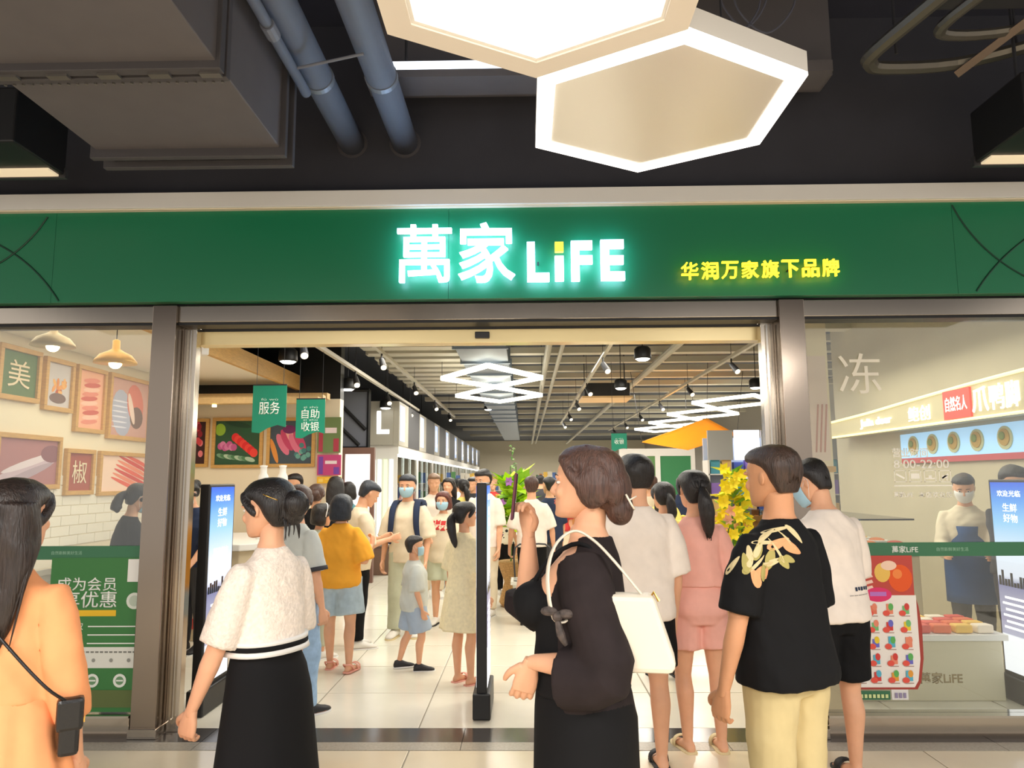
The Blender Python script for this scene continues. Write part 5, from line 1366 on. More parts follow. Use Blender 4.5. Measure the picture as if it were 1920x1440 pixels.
    def put(body, x0, x1, y0, y1, off=0.0):
        q0, q1 = L(x0, y0), L(x1, y1)
        text_obj(body, TD, e, ((q0.x + q1.x) / 2, 0, (q0.z + q1.z) / 2), w=q1.x - q0.x, h=q0.z - q1.z, extrude=0.001, offset=off)
    put('营业时间', 1672, 1740, 840, 857, 0.012); put('8:00-22:00', 1675, 1780, 862, 878, 0.012); put('萬家LiFE', 1676, 1712, 922, 933, 0.02); put('本店欢迎您', 1722, 1786, 922, 933, 0.01)
    for k in range(4):
        q0 = L(1676 + k * 28, 882); q1 = L(1700 + k * 28, 904)
        mb = MB(); x0, x1, z0, z1 = q0.x, q1.x, q1.z, q0.z; tt = .004
        mb.box(x0, x1, -.0005, .0005, z0, z0 + tt).box(x0, x1, -.0005, .0005, z1 - tt, z1).box(x0, x0 + tt, -.0005, .0005, z0, z1).box(x1 - tt, x1, -.0005, .0005, z0, z1)
        cx, cz = (x0 + x1) / 2, (z0 + z1) / 2
        if k == 0: mb.cbox((cx, 0, cz), .06, .001, .012, ry=.5)
        elif k == 1: mb.box(cx - .028, cx + .028, -.0005, .0005, cz - .016, cz + .018)
        elif k == 2: mb.box(cx - .03, cx + .03, -.0005, .0005, cz - .018, cz - .010).box(cx - .01, cx + .01, -.0005, .0005, cz - .01, cz + .006)
        else: mb.cbox((cx, 0, cz), .05, .001, .010, ry=-.6).box(cx - .02, cx + .016, -.0005, .0005, cz - .012, cz + .006).box(cx - .018, cx - .012, -.0005, .0005, cz - .028, cz - .01).box(cx + .008, cx + .014, -.0005, .0005, cz - .028, cz - .01)
        mb.build('pictogram', TD, e)
    q0, q1 = L(1676, 910), L(1786, 911); MB().box(q0.x, q1.x, -.0005, .0005, q1.z - .001, q0.z + .001).build('rule', TD, e)
    e = thing('etched_character', 'large pale outlined character on the glass above the stall sign', 'decal', at(1612, 700, YF + 0.05))
    q0 = at(1568, 665, YF + .05); q1 = at(1652, 740, YF + .05)
    text_obj('冻', mat('etch', (250, 244, 228), 0.6, alpha=0.8), e, (0, 0, 0), w=q1.x - q0.x, h=q0.z - q1.z, extrude=0.001, name='character')
posters()

# --- framed pictures
def frame_thing(label, w, h, loc, rz, bg, shapes=(), text=None, tcol=(238, 220, 190), name='framed_picture'):
    t = thing(name, label, 'picture', loc, rz)
    f = 0.045
    for (x0, x1, z0, z1) in ((-w / 2, w / 2, 0, f), (-w / 2, w / 2, h - f, h), (-w / 2, -w / 2 + f, f, h - f), (w / 2 - f, w / 2, f, h - f)):
        MB().box(x0, x1, -0.045, 0, z0, z1).build('frame_rail', M_wood, t, bevel=0.004)
    MB().box(-w / 2 + f * .9, w / 2 - f * .9, -0.02, 0, f * .9, h - f * .9).build('canvas', pm(bg), t)
    p = Print(); iw, ih = w - 2 * f, h - 2 * f
    for (cx, cz, rx, rz_, col, a) in shapes:
        # keep the painted shapes inside the frame
        n = 16; pts = []
        for k in range(n):
            q = 2 * math.pi * k / n; x = cx * iw + rx * iw * math.cos(q) * math.cos(a) - rz_ * ih * math.sin(q) * math.sin(a); z = cz * ih + rx * iw * math.cos(q) * math.sin(a) + rz_ * ih * math.sin(q) * math.cos(a)
            pts.append((max(-iw / 2, min(iw / 2, x - iw / 2 + 0)), max(f, min(h - f, z + f))))
        p.poly(pts, col)
    if shapes: p.build(t, -0.021, 'painted_print')
    if text: text_obj(text, pm(tcol), t, (0, -0.024, h / 2), w=iw * .62, h=ih * .62, extrude=0.001, offset=0.0)
    return t
def pictures():
    rnd = random.Random(2)
    def S(kind, n=8):
        out = []
        if kind == 'noodle':
            for k in range(14): out.append((rnd.uniform(.3, .75), rnd.uniform(.25, .6), .12, .05, [(226, 140, 60), (240, 180, 100), (196, 92, 40), (236, 160, 84)][k % 4], rnd.random() * 3))
            out.append((.5, .2, .35, .12, (120, 92, 84), 0))
        if kind == 'meat':
            for k in range(10): out.append((.5 + .05 * math.sin(k), .12 + k * .08, .34, .045, [(230, 140, 120), (244, 196, 176), (206, 96, 80)][k % 3], .1))
        if kind == 'fish':
            out += [(.3, .4, .25, .42, (176, 180, 206), .3), (.65, .6, .22, .36, (214, 120, 100), .4), (.7, .35, .18, .2, (120, 92, 80), 0), (.55, .5, .06, .3, (236, 210, 200), .4)]
            for k in range(6): out.append((.25, .15 + k * .09, .2, .015, (222, 222, 240), .0))
        if kind == 'leek':
            out += [(.5, .35, .55, .14, (206, 184, 200), .25), (.55, .5, .5, .08, (228, 214, 224), .25), (.45, .2, .5, .09, (180, 160, 176), .3), (.9, .7, .2, .2, (140, 90, 100), 0)]
        if kind == 'sausage':
            for k in range(7): out.append((.62 + .03 * k, .15 + k * .12, .42, .06, [(232, 96, 72), (240, 140, 110), (214, 70, 56)][k % 3], -.25))
        if kind == 'veg':
            for k in range(8): out.append((.45 + .06 * k, .62 - .05 * k, .09, .10, [(226, 40, 46), (240, 70, 60)][k % 2], 0))
            for k in range(7): out.append((.12 + .05 * k, .42 + .04 * math.sin(k * 2), .07, .08, [(196, 90, 150), (220, 130, 180)][k % 2], 0))
            for k in range(9): out.append((.15 + .08 * k, .2 - .01 * k, .12, .05, [(120, 160, 130), (80, 130, 90), (180, 205, 180)][k % 3], -.3))
            out += [(.1, .8, .12, .14, (150, 190, 60), 0), (.8, .85, .25, .12, (40, 90, 60), .4), (.5, .92, .3, .06, (30, 70, 50), -.2)]
        if kind == 'berry':
            for k in range(10): out.append((rnd.uniform(.3, .7), rnd.uniform(.1, .95), .16, .08, [(214, 70, 80), (236, 130, 140), (150, 30, 50)][k % 3], 0))
        if kind == 'radish':
            for k in range(5): out.append((.3 + .1 * k, .45 + .1 * (k % 3), .10, .28, [(226, 120, 150), (200, 70, 110), (236, 170, 160)][k % 3], .5))
            for k in range(10): out.append((.65 + rnd.uniform(-.1, .3), .2 + rnd.uniform(-.1, .25), .06, .06, [(70, 130, 130), (110, 170, 160)][k % 2], 0))
            out.append((.1, .3, .06, .3, (230, 150, 70), .3)); out.append((.45, .8, .16, .1, (120, 40, 100), 0))
        return out
    XW = -4.6
    def left(px0, px1, y0, y1, bg, kind, text, lab):
        pm_ = (px0 + px1) / 2; a = atx(px0, (y0 + y1) / 2, XW); b = atx(px1, (y0 + y1) / 2, XW); c0 = atx(pm_, y0, XW); c1 = atx(pm_, y1, XW)
        frame_thing(lab, abs(b.y - a.y) * .96, c0.z - c1.z, (XW, (a.y + b.y) / 2, c1.z), math.pi / 2, bg, S(kind), text)
    left(-12, 72, 650, 752, (92, 120, 70), None, '美', 'framed green picture with a large pale character high on the deli wall')
    left(76, 134, 673, 772, (206, 200, 206), 'noodle', None, 'framed picture of orange noodles on the deli wall')
    left(136, 194, 688, 812, (240, 178, 148), 'meat', None, 'framed picture of pink sliced meat on the deli wall')
    left(197, 278, 706, 826, (206, 160, 150), 'fish', None, 'framed picture of silver fish and meat on the deli wall')
    left(-20, 110, 814, 918, (176, 120, 124), 'leek', None, 'framed mauve picture of pale leeks low on the deli wall')
    left(116, 172, 842, 928, (168, 84, 66), None, '椒', 'framed red-brown picture with a cream character low on the deli wall')
    left(178, 274, 848, 928, (246, 214, 196), 'sausage', None, 'framed picture of red sausages low on the deli wall')
    YB = 10.2
    for (px0, px1, y0, y1, bg, kind, lab) in ((350, 395, 785, 876, (60, 26, 30), 'berry', 'framed dark picture of red berries above the checkout'), (397, 496, 783, 878, (46, 86, 60), 'veg', 'framed picture of radishes and cherry tomatoes above the checkout'), (500, 593, 783, 876, (70, 84, 96), 'radish', 'framed picture of pink radish and carrot above the checkout')):
        a = at(px0, y1, YB); b = at(px1, y0, YB)
        frame_thing(lab, b.x - a.x, b.z - a.z, ((a.x + b.x) / 2, YB, a.z), 0, bg, S(kind))
    # purple promotion boards on the wall end
    for (y0, y1, bg, lab, acc) in ((782, 850, (110, 132, 84), 'tall green and crimson board at the end of the picture wall', (176, 60, 80)), (852, 892, (196, 70, 128), 'magenta promotion board at the end of the picture wall', (120, 70, 170)), (893, 907, (244, 190, 52), 'yellow strip board under the magenta board', (250, 214, 110))):
        a = at(596, y1, 10.15); b = at(641, y0, 10.15)
        t = thing('promotion_board', lab, 'board', ((a.x + b.x) / 2, 10.1, a.z)); w = b.x - a.x; h = b.z - a.z
        MB().box(-w / 2, w / 2, 0, 0.03, 0.005, h - .005).build('board', pm(bg), t)
        p = Print(); p.rect(-w / 2 + .02, -w / 4, .02, h - .03, acc); p.rect(-w / 6, w / 3, h * .55, h * .7, (236, 220, 226) if h > .15 else acc); p.rect(w / 5, w / 2 - .02, .02, h * .4, acc); p.build(t, -0.001)
pictures()

# --- hanging banners
def banners():
    for (px0, px1, y0, y1, Y, lines, lab) in ((475, 535, 722, 812, 7.6, ['服务'], 'hanging green banner with one line of white characters'), (556, 608, 748, 822, 8.4, ['自助', '收银'], 'hanging green banner with two lines of white characters'), (1146, 1176, 812, 846, 13, ['收银'], 'small green hanging banner far above the aisle')):
        a = at(px0, y0, Y); b = at(px1, y1, Y); w = b.x - a.x; h = a.z - b.z
        t = thing('hanging_banner', lab, 'banner', ((a.x + b.x) / 2, Y, b.z))
        poly = [(-w / 2, h), (-w / 2, .02 * h), (-w * .28, 0.0), (-w * .05, .10 * h), (w * .25, .17 * h), (w / 2, .12 * h), (w / 2, h)]
        MB().prism(poly, 'y', 0, 0.008).build('cloth_panel', M_banner, t)
        MB().tube([(-w / 2, .004, h), (w / 2, .004, h)], .008, 8).build('top_rod', M_dark, t)
        for x in (-w * .4, w * .4): MB().cyl((x, .004, h), .003, 3.95 - b.z - h, 6).build('hanging_wire', M_dark, t)
        for i, ln in enumerate(lines):
            text_obj(ln, pm((240, 248, 244)), t, (0, -0.001, h * (.52 if len(lines) == 1 else .62 - .32 * i)), w=w * .62, h=h * (.26 if len(lines) == 1 else .24), extrude=0.001, offset=0.007)
            text_obj('fú wù' if len(lines) == 1 and px0 < 1000 else 'zì zhù', pm((206, 236, 226)), t, (0, -0.001, h * (.70 if len(lines) == 1 else .79 - .32 * i)), w=w * .5, h=h * .05, extrude=0.001)
banners()

# --- lights in the shop
def shop_lights():
    E_led = emis('led_bar', (255, 250, 226), 4.0)
    def rhombi(name, label, pts_list, z):
        t = thing(name, label, 'light', (pts_list[0][0][0], pts_list[0][0][1], z)); o = Vector(t.location)
        for pts in pts_list:
            for a, b in zip(pts, pts[1:] + pts[:1]):
                a3, b3 = Vector((*a, z)) - o, Vector((*b, z)) - o; d = (b3 - a3)
                ang = math.atan2(d.y, d.x)
                MB().cbox((a3 + b3) / 2, d.length, 0.055, 0.07, rz=ang).build('led_bar', E_led, t)
        for pts in pts_list:
            for a in (pts[1], pts[3]): MB().cyl(Vector((*a, z)) - o + Vector((0, 0, .03)), .004, 3.915 - z, 5).build('wire', M_dark, t)
    cx = -0.55
    rhombi('rhombus_light', 'glowing double rhombus ceiling light over the main aisle', [[(cx, 10.92), (cx + .83, 12.3), (cx, 13.5), (cx - .83, 12.3)], [(cx, 13.5), (cx + .88, 14.9), (cx, 16.1), (cx - .83, 14.9)]], 3.26)
    cx = 4.66
    rhombi('rhombus_light', 'glowing chain of rhombus ceiling lights over the produce area', [[(cx, 15.2 + 2.95 * k), (cx + .92, 16.65 + 2.95 * k), (cx, 18.15 + 2.95 * k), (cx - .92, 16.65 + 2.95 * k)] for k in range(4)], 3.26)
    for k, (px, py, Y) in enumerate(((540, 678, 8.2), (652, 730, 10.5), (723, 765, 13), (1205, 673, 9.0), (1164, 728, 12.0), (1417, 727, 12.0), (755, 785, 16), (915, 768, 19), (790, 800, 20))):
        c = at(px, py, Y)
        t = thing('drum_pendant', ['black drum pendant above the green banners', 'black drum pendant over the masked couple with backpack', 'black drum pendant before the first letter panel', 'large black drum pendant hanging before the ceiling cassette', 'black drum pendant beside the square ceiling cassette', 'black drum pendant above the chain of rhombus lights', 'black drum pendant behind the first letter panel', 'black drum pendant below the double rhombus light', 'small far black drum pendant along the fridge row'][k], 'light', (c.x, Y, c.z), 0, 'drum pendants in the shop')
        MB().lathe((0, 0, 0), [(.10, 0), (.105, .02), (.10, .12), (.07, .15), (.02, .16)], 20).build('drum', M_black, t, smooth=True)
        MB().lathe((0, 0, 0), [(.02, -.025), (.06, -.02), (.088, 0.0), (.088, .004)], 18).build('diffuser', E_white, t)
        MB().cyl((0, 0, .15), .006, max(.1, 3.95 - c.z - .15), 6).build('cord', M_black, t)
    # lighting tracks with spot heads
    for (x, y0, y1, z, n, lab) in ((-1.9, 8.3, 20, 3.25, 4, 'pale lighting track with spot heads along the left of the aisle'), (-2.3, 6.4, 16, 3.05, 4, 'pale lighting track above the checkout banners'), (1.05, 8.6, 22, 3.2, 5, 'lighting track with spot heads right of the main aisle'), (2.9, 9.0, 26, 3.25, 6, 'lighting track with spot heads over the produce area')):
        t = thing('light_track', lab, 'light', (x, y0, z))
        MB().box(-.025, .025, 0, y1 - y0, 0, .045).build('rail', mat('track', (196, 190, 176), 0.5), t)
        for k in range(n):
            y = (k + .5) * (y1 - y0) / n
            MB().cyl((0, y, -.09), .012, .09, 8).build('stem', M_black, t)
            h = MB(); h.tube([(0, y, -.08), (.05, y - .11, -.20)], [.034, .045], 12); o = h.build('spot_head', M_dark, t)
            l = MB(); l.tube([(.0505, y - .111, -.201), (.053, y - .117, -.207)], [.037, .037], 12); l.build('lens', emis('spot_lens', (255, 236, 200), 3.0), o)
            MB().cyl((0, y, .04), .004, 3.9 - z, 5).build('hanger', M_dark, t)
    # dome pendants over the deli counter
    for (px, py, Y, col, lab) in ((217, 668, 6.0, (236, 176, 60), 'yellow dome pendant lamp over the deli counter'), (100, 636, 5.9, (196, 176, 140), 'bronze and white dome pendant lamp over the deli counter')):
        c = at(px, py, Y)
        t = thing('dome_pendant', lab, 'light', (c.x, Y, c.z - .06))
        MB().lathe((0, 0, 0), [(.165, 0), (.16, .02), (.12, .07), (.06, .10), (.03, .12), (.028, .19), (.01, .2)], 28).build('dome_shade', mat('dome_%d' % col[0], col, 0.35, 0.2), t, smooth=True)
        MB().lathe((0, 0, 0), [(.16, .001), (.12, .02), (.03, .035)], 24).build('dome_lining', M_white, t)
        MB().ell((0, 0, .0), (.05, .05, .045), 14, 8).build('bulb', emis('deli_bulb', (255, 236, 190), 8.0), t)
        MB().cyl((0, 0, .19), .004, max(.05, 2.9 - c.z - .13), 6).build('cord', M_black, t)
    c = at(375, 660, 7.0)
    t = thing('security_camera', 'white box security camera on a bracket above the left display gate', 'camera', c)
    MB().cbox((0, 0, 0), .08, .2, .075, rz=.9).build('camera_body', M_white, t, bevel=.01)
    MB().tube([(.06, -.03, .03), (.10, 0, .10), (.10, 0, 1.1)], .012, 8).build('bracket', M_dark, t)
    t = thing('ceiling_cassette', 'square ceiling air cassette hanging over the aisle', 'air unit', (1.5, 14.0, 3.05))
    MB().box(-.42, .42, -.42, .42, .03, .28).build('housing', M_dark, t, bevel=.02); MB().box(-.46, .46, -.46, .46, 0, .035).build('grille_plate', mat('cassette', (236, 200, 150), 0.5), t)  # orange tint of the plate imitates warm light on its edges
    for s in (-.38, .38): MB().cyl((s, 0, .25), .008, .65, 6).build('hanger_rod', M_dark, t)
shop_lights()

# --- deli counter, checkout, left wall cladding
def left_side():
    t = thing('deli_counter', 'white deli counter with tiled front behind the member poster', 'counter', (-3.85, 6.9, 0))
    MB().box(-.7, .05, -1.1, .5, 0, .86).build('counter_body', mat('counter_white', (236, 230, 216), 0.4), t, bevel=.01)
    MB().box(-.72, .1, -1.15, .55, .86, .91).build('worktop', mat('counter_top', (214, 206, 190), 0.25), t, bevel=.006)
    for k in range(3): MB().box(.05, .056, -1.05 + k * .5, -.6 + k * .5, .12, .8).build('front_panel', mat('counter_panel', (216, 200, 172), 0.5), t, bevel=.004)
    # white tiles on the deli wall, laid between counter and pictures
    tile = MB().box(-.003, .006, .004, .296, .004, .096).mesh('wall_tile', mat('wall_tile', (240, 236, 226), 0.18))
    wl = bpy.data.objects['wall_left']
    for r in range(7):
        for k in range(14):
            link('wall_tile', tile, wl, loc=(-4.597, 5.6 + k * .3 + (r % 2) * .15, .95 + r * .1))
    t = thing('checkout_counter', 'curved white checkout counter behind the left display gate', 'counter', (-3.15, 8.4, 0))
    pts = [(-.9, -.75), (.25, -.75), (.42, -.6), (.45, -.3), (.45, .9), (-.9, .9)]
    MB().prism(pts, 'z', 0, .88).build('counter_body', mat('checkout_beige', (206, 190, 160), 0.5), t, bevel=.01)
    MB().prism([(x * 1.06, y * 1.06) for x, y in pts], 'z', .88, .95).build('worktop', M_white, t, bevel=.01)
    MB().box(-.9, .47, -.77, -.75, .12, .22).build('red_stripe', pm((190, 70, 60)), t)
    for (px, lab) in ((494, 'white tapered self-checkout head beside the vegetable picture'), (530, 'white tapered self-checkout head beside the radish picture')):
        c = at(px, 893, 8.3)
        t = thing('checkout_camera', lab, 'scanner', (c.x, 8.3, .95))
        MB().lathe((0, 0, 0), [(.06, 0), (.05, .02), (.02, .05), (.02, .55), (.06, .6), (.055, .68), (.035, .72), (.035, .78), (.045, .80), (.02, .805)], 18).build('post', M_white, t, smooth=True)
        MB().ell((.01, -.058, .64), (.012, .006, .012), 10, 6).build('lens', M_black, t)
    # lit fridges along the left aisle
    y = 13.3
    for k in range(9):
        L = 2.6
        t = thing('fridge_cabinet', 'tall lit drinks fridge full of bottles next to the brown planter' if k == 0 else 'tall lit drinks fridge further along the left aisle wall', 'fridge', (-2.58, y, 0), 0, 'fridges along the left aisle')
        MB().box(-.4, .28, 0, L - .04, 0, .16).build('kick_base', M_dark, t)
        MB().box(-.4, -.3, 0, L - .04, .16, 2.05).build('back', M_white, t)
        MB().box(-.3, .3, 0, .04, .16, 2.05).build('side_panel', M_white, t); MB().box(-.3, .3, L - .08, L - .04, .16, 2.05).build('side_panel', M_white, t)
        MB().box(-.4, .32, 0, L - .04, 2.05, 2.2).build('top_canopy', M_white, t)
        if k == 0:
            for q in range(6): MB().box(-.36 + q * .105, -.30 + q * .105, -.012, 0, .3, 1.95).build('lit_strip', emis('strip_%d' % (q % 3), [(236, 250, 236), (200, 232, 160), (226, 238, 250)][q % 3], 1.4), t)
        MB().box(.2, .27, .06, L - .1, 2.0, 2.05).build('lamp_strip', emis('fridge_lamp', (244, 250, 255), 3.0), t)
        for r in range(5):
            sh = MB().box(-.3, .22, .04, L - .08, .35 + r * .33, .37 + r * .33).build('shelf', M_chrome, t)
        for d in range(3):
            y0 = .05 + d * .83; MB().box(.275, .285, y0, y0 + .8, .2, 2.0).build('glass_door', M_glass, t)
            MB().box(.285, .30, y0 + .02, y0 + .045, .7, 1.5).build('door_handle', M_chrome, t)
            MB().box(.27, .278, y0 - .012, y0 + .012, .2, 2.0).build('lit_mullion', emis('fridge_mullion', (235, 250, 245), 1.6), t)
        y += L
    # bottles on the nearest fridge shelves
    bm_ = [MB().lathe((0, 0, 0), [(.032, 0), (.034, .12), (.03, .17), (.012, .20), (.013, .23)], 8).mesh('drink_bottle', mat('bottle_%d' % i, c, 0.3)) for i, c in enumerate([(150, 196, 90), (228, 234, 236), (232, 176, 70), (120, 180, 210), (214, 226, 150)])]
    names = ['green', 'clear', 'amber', 'blue', 'lime']
    for k in range(1):
        for r in range(5):
            for j in range(22):
                i = (j // 4 + r) % 5
                o = link('drink_bottle', bm_[i], None, loc=(-2.58 + .12, 13.3 + .12 + j * .108, .37 + r * .33))
                tag(o, '%s drink bottle on a shelf of the nearest lit fridge' % names[i], 'bottle', '%s bottles in the nearest fridge' % names[i])
    t = thing('brown_planter', 'square dark brown box planter at the end of the fridge row', 'planter', (-2.50, 12.95, 0))
    MB().prism([(-.19, -.17), (.19, -.17), (.19, .17), (-.19, .17)], 'z', 0, .46).build('box', mat('brown_box', (104, 78, 62), 0.6), t, bevel=.01)
    MB().box(-.2, .2, -.18, .18, .44, .48).build('rim', mat('brown_rim', (84, 62, 50), 0.6), t)
    # header panels with lit L letters above the fridges
    y = 13.2
    for k in range(9):
        t = thing('pillar_sign', 'grey header panel with glowing white letter above the bottle fridge' if k == 0 else 'grey header panel with glowing white letter further along the fridge row', 'sign', (-2.24, y, 2.2), 0, 'letter panels above the fridges')
        MB().box(-.1, .0, 0, 1.05, 0, .78).build('panel', mat('pillar_panel', (176, 172, 160), 0.5), t)
        MB().box(0, .004, .1, .62, .08, .72).build('blue_face', emis('pillar_face', (170, 190, 235), .8), t)
        text_obj('L', emis('pillar_letter', (250, 252, 255), 4.0), t, (.006, .36, .4), h=.4, w=.24, extrude=.004, face='+x', offset=.02, name='lit_letter')
        # the camera-facing return of each pillar carries the letter too
        MB().box(-.66, -.1, -.02, 0, 0, .78).build('end_face', mat('pillar_panel', (176, 172, 160), 0.5), t)
        text_obj('L', emis('pillar_letter', (250, 252, 255), 4.0), t, (-.28, -.022, .4), h=.4, w=.22, extrude=.004, offset=.02, name='lit_letter')
        MB().box(-.1, 0, 1.05, 2.55, -.0, .78).build('dark_panel', M_dark, t)
        y += 2.6
    # dark partition with panes between the picture wall and the fridges
    t = thing('brown_cabinet', 'brown framed cabinet with pale backlit panes left of the fridge row', 'cabinet', (-2.9, 11.9, 0))
    for (x0, x1, z0, z1) in ((-.5, .5, 0, .2), (-.5, .5, 2.0, 2.1), (-.5, -.44, .2, 2.0), (.44, .5, .2, 2.0), (-.03, .03, .2, 2.0)):
        MB().box(x0, x1, -.05, .05, z0, z1).build('frame_rail', mat('cab_brown', (120, 88, 78), 0.5), t)
    for (x0, x1, c) in ((-.44, -.03, (246, 226, 176)), (.03, .44, (226, 222, 224))):
        MB().box(x0, x1, 0, .02, .2, 2.0).build('pane', emis('pane_%d' % c[2], c, .9), t)
    t = thing('black_partition', 'black metal partition frame with diagonal braces above the brown cabinet', 'partition', (-3.1, 12.1, 2.1))
    for (a, b) in (((-.55, 0, 0), (.55, 0, 0)), ((-.55, 0, .95), (.55, 0, .95)), ((-.55, 0, 0), (-.55, 0, .95)), ((.55, 0, 0), (.55, 0, .95)), ((-.5, 0, .9), (.4, 0, .05)), ((-.1, 0, .9), (.5, 0, .3))):
        MB().tube([a, b], .03, 4).build('bar', M_black, t)
    MB().box(-.54, .54, .02, .04, .02, .94).build('backing_panel', mat('partition_back', (112, 116, 128), 0.5), t)
left_side()

# --- right side: stall, produce, flowers
def sail_mat():
    M = mat('sail_yellow', (252, 190, 70), 0.7); nt = M.node_tree; b = nt.nodes['Principled BSDF']; out = [n for n in nt.nodes if n.type == 'OUTPUT_MATERIAL'][0]
    tl = nt.nodes.new('ShaderNodeBsdfTranslucent'); tl.inputs[0].default_value = (*lin((255, 196, 70)), 1); mx = nt.nodes.new('ShaderNodeMixShader'); mx.inputs[0].default_value = 0.4
    nt.links.new(b.outputs[0], mx.inputs[1]); nt.links.new(tl.outputs[0], mx.inputs[2]); nt.links.new(mx.outputs[0], out.inputs[0]); return M
def right_side():
    X = 4.5
    # pilaster next to the right column
    t = thing('cream_pilaster', 'cream pilaster with a pale poster just inside the right window', 'pillar', (2.12, 5.35, 0))
    MB().box(-.13, .06, 0, .16, 0, 2.75).build('shaft', mat('pilaster', (240, 222, 186), 0.5), t, bevel=.006)
    MB().box(-.14, .07, -.01, .17, 1.62, 1.66).build('ledge', M_wood, t)
    MB().box(-.11, .04, -.006, 0, 1.7, 2.45).build('poster', pm((238, 214, 196)), t)
    for k in range(3): MB().tube([(-.06 + k * .03, -.008, 1.76), (-.03 + k * .03, -.008, 2.1)], .006, 5).build('poster_stroke', pm((206, 150, 130)), t)
    # stall along the right wall
    t = thing('stall_sign', 'long lit stall sign band with white and red lettering along the right wall', 'sign', (X - .32, 5.6, 2.12))
    top = [(0, .36), (.8, .345), (1.6, .32), (2.6, .28), (3.6, .235), (4.9, .20)]
    n = len(top); v = []; f = []
    for (y, h) in top: v += [(0, y, 0), (0, y, h), (.26, y, 0), (.26, y, h)]
    for i in range(n - 1):
        a = 4 * i; b = a + 4; f += [(a, b, b + 1, a + 1), (a + 2, a + 3, b + 3, b + 2), (a + 1, b + 1, b + 3, a + 3), (a, a + 2, b + 2, b)]
    f += [(0, 1, 3, 2), (4 * (n - 1), 4 * (n - 1) + 2, 4 * (n - 1) + 3, 4 * (n - 1) + 1)]
    mb = MB(); mb.add(v, f); mb.build('band', mat('stall_band', (196, 186, 150), 0.5), t)
    MB().tube([(-.01, y, h) for y, h in top], .016, 8, sub=4).build('top_tube', emis('stall_tube', (255, 226, 160), 1.5), t)
    MB().tube([(-.01, 0, .0), (-.01, 4.9, 0)], .014, 8).build('bottom_tube', emis('stall_tube', (255, 226, 160), 1.5), t)
    EW = emis('stall_letter', (255, 250, 235), 1.6)
    def L(px): return atx(px, 760, X - .32).y - 5.6
    for (ch, p0, p1) in (('爪', 1826, 1858), ('鸭', 1860, 1888), ('脚', 1890, 1918)):
        y0, y1 = L(p1), L(p0); text_obj(ch, EW, t, (-.012, (y0 + y1) / 2, .165), w=abs(y1 - y0) * .95, h=.23, extrude=.012, offset=.006, face='-x', name='lit_letter')
    y0, y1 = L(1823), L(1772)
    rb = MB().box(-.02, 0, min(y0, y1), max(y0, y1), .02, .30).build('red_plate', emis('stall_red', (230, 56, 40), .9), t)
    text_obj('自然名人', EW, t, (-.022, (y0 + y1) / 2, .165), w=abs(y1 - y0) * .8, h=.14, extrude=.004, offset=.004, face='-x', name='lit_letter')
    y0, y1 = L(1748), L(1702); text_obj('鲍创', EW, t, (-.012, (y0 + y1) / 2, .13), w=abs(y1 - y0) * .9, h=.16, extrude=.008, offset=.006, face='-x', name='lit_letter')
    y0, y1 = L(1674), L(1612); text_obj('Julia deer', EW, t, (-.012, (y0 + y1) / 2, .11), w=abs(y1 - y0) * .95, h=.12, extrude=.012, offset=.02, face='-x', name='lit_letter')
    # food picture strip
    t = thing('food_picture_strip', 'pale blue strip of round food dish pictures under the stall sign', 'sign', (X - .02, 5.7, 1.80))
    y0, y1 = -0.1, atx(1695, 830, X).y - 5.7
    MB().box(-.02, 0, y0, y1, 0, .28).build('backing', emis('strip_blue', (150, 194, 238), .75), t)
    MB().box(-.022, 0, y0, y1, -.06, 0).build('red_edge', pm((200, 84, 92)), t)
    for px in (1712, 1748, 1788, 1832, 1885):
        yy = atx(px, 815, X - .04).y - 5.7
        pl = MB().tube([(-.02, yy, .14), (-.032, yy, .14)], .11, 20).build('dish', pm((196, 200, 160)), t)
        MB().tube([(-.032, yy, .145), (-.04, yy, .145)], .08, 16).build('food', pm((186, 150, 66)), t)
        MB().ell((-.045, yy + .02, .16), (.012, .045, .04), 10, 6).build('garnish', pm((120, 140, 60)), t)
    # stall counter with hot case
    t = thing('stall_counter', 'pale stall counter with a glass case in front of the cooks', 'counter', (3.75, 6.2, 0))
    MB().box(-.95, -.3, .55, 4.0, 0, .9).build('counter_body', mat('stall_counter', (206, 192, 160), 0.5), t, bevel=.01)
    MB().box(-1.0, -.25, .5, 4.05, .9, .94).build('worktop', M_chrome, t)
    MB().box(-.98, -.3, .6, 3.9, 1.2, 1.215).build('glass_shelf', M_glass, t); MB().box(-.99, -.98, .6, 3.9, .94, 1.2).build('glass_front', M_glass, t)
    rnd = random.Random(9)
    for k in range(16):
        o = MB().lathe((0, 0, 0), [(.05, 0), (.09, .02), (.10, .05), (.085, .052), (.04, .03)], 14).build('food_tray', M_white, None, loc=(3.1 + (k % 2) * .24, 6.95 + (k // 2) * .36, .94))
        tag(o, 'white bowl of snacks on the stall counter', 'bowl', 'snack bowls on the stall counter')
        MB().ell((0, 0, .045), (.075, .075, .03), 10, 6).build('snack', pm([(214, 120, 60), (196, 80, 60), (230, 180, 90)][k % 3]), o)
    # chilled snack stand in front of window
    t = thing('snack_bin', 'low bin of packed snacks behind the promotion poster window', 'bin', (2.85, 5.6, 0))
    MB().prism([(-.55, 0), (.55, 0), (.55, .5), (-.55, .5)], 'z', 0, .42).build('bin_body', mat('bin', (208, 200, 176), 0.5), t, bevel=.01)
    MB().box(-.58, .58, -.03, .53, .42, .46).build('bin_rim', M_white, t)
    text_obj('萬家LiFE', pm((150, 130, 90)), t, (.1, -.001, .16), w=.3, extrude=.001, offset=.02)
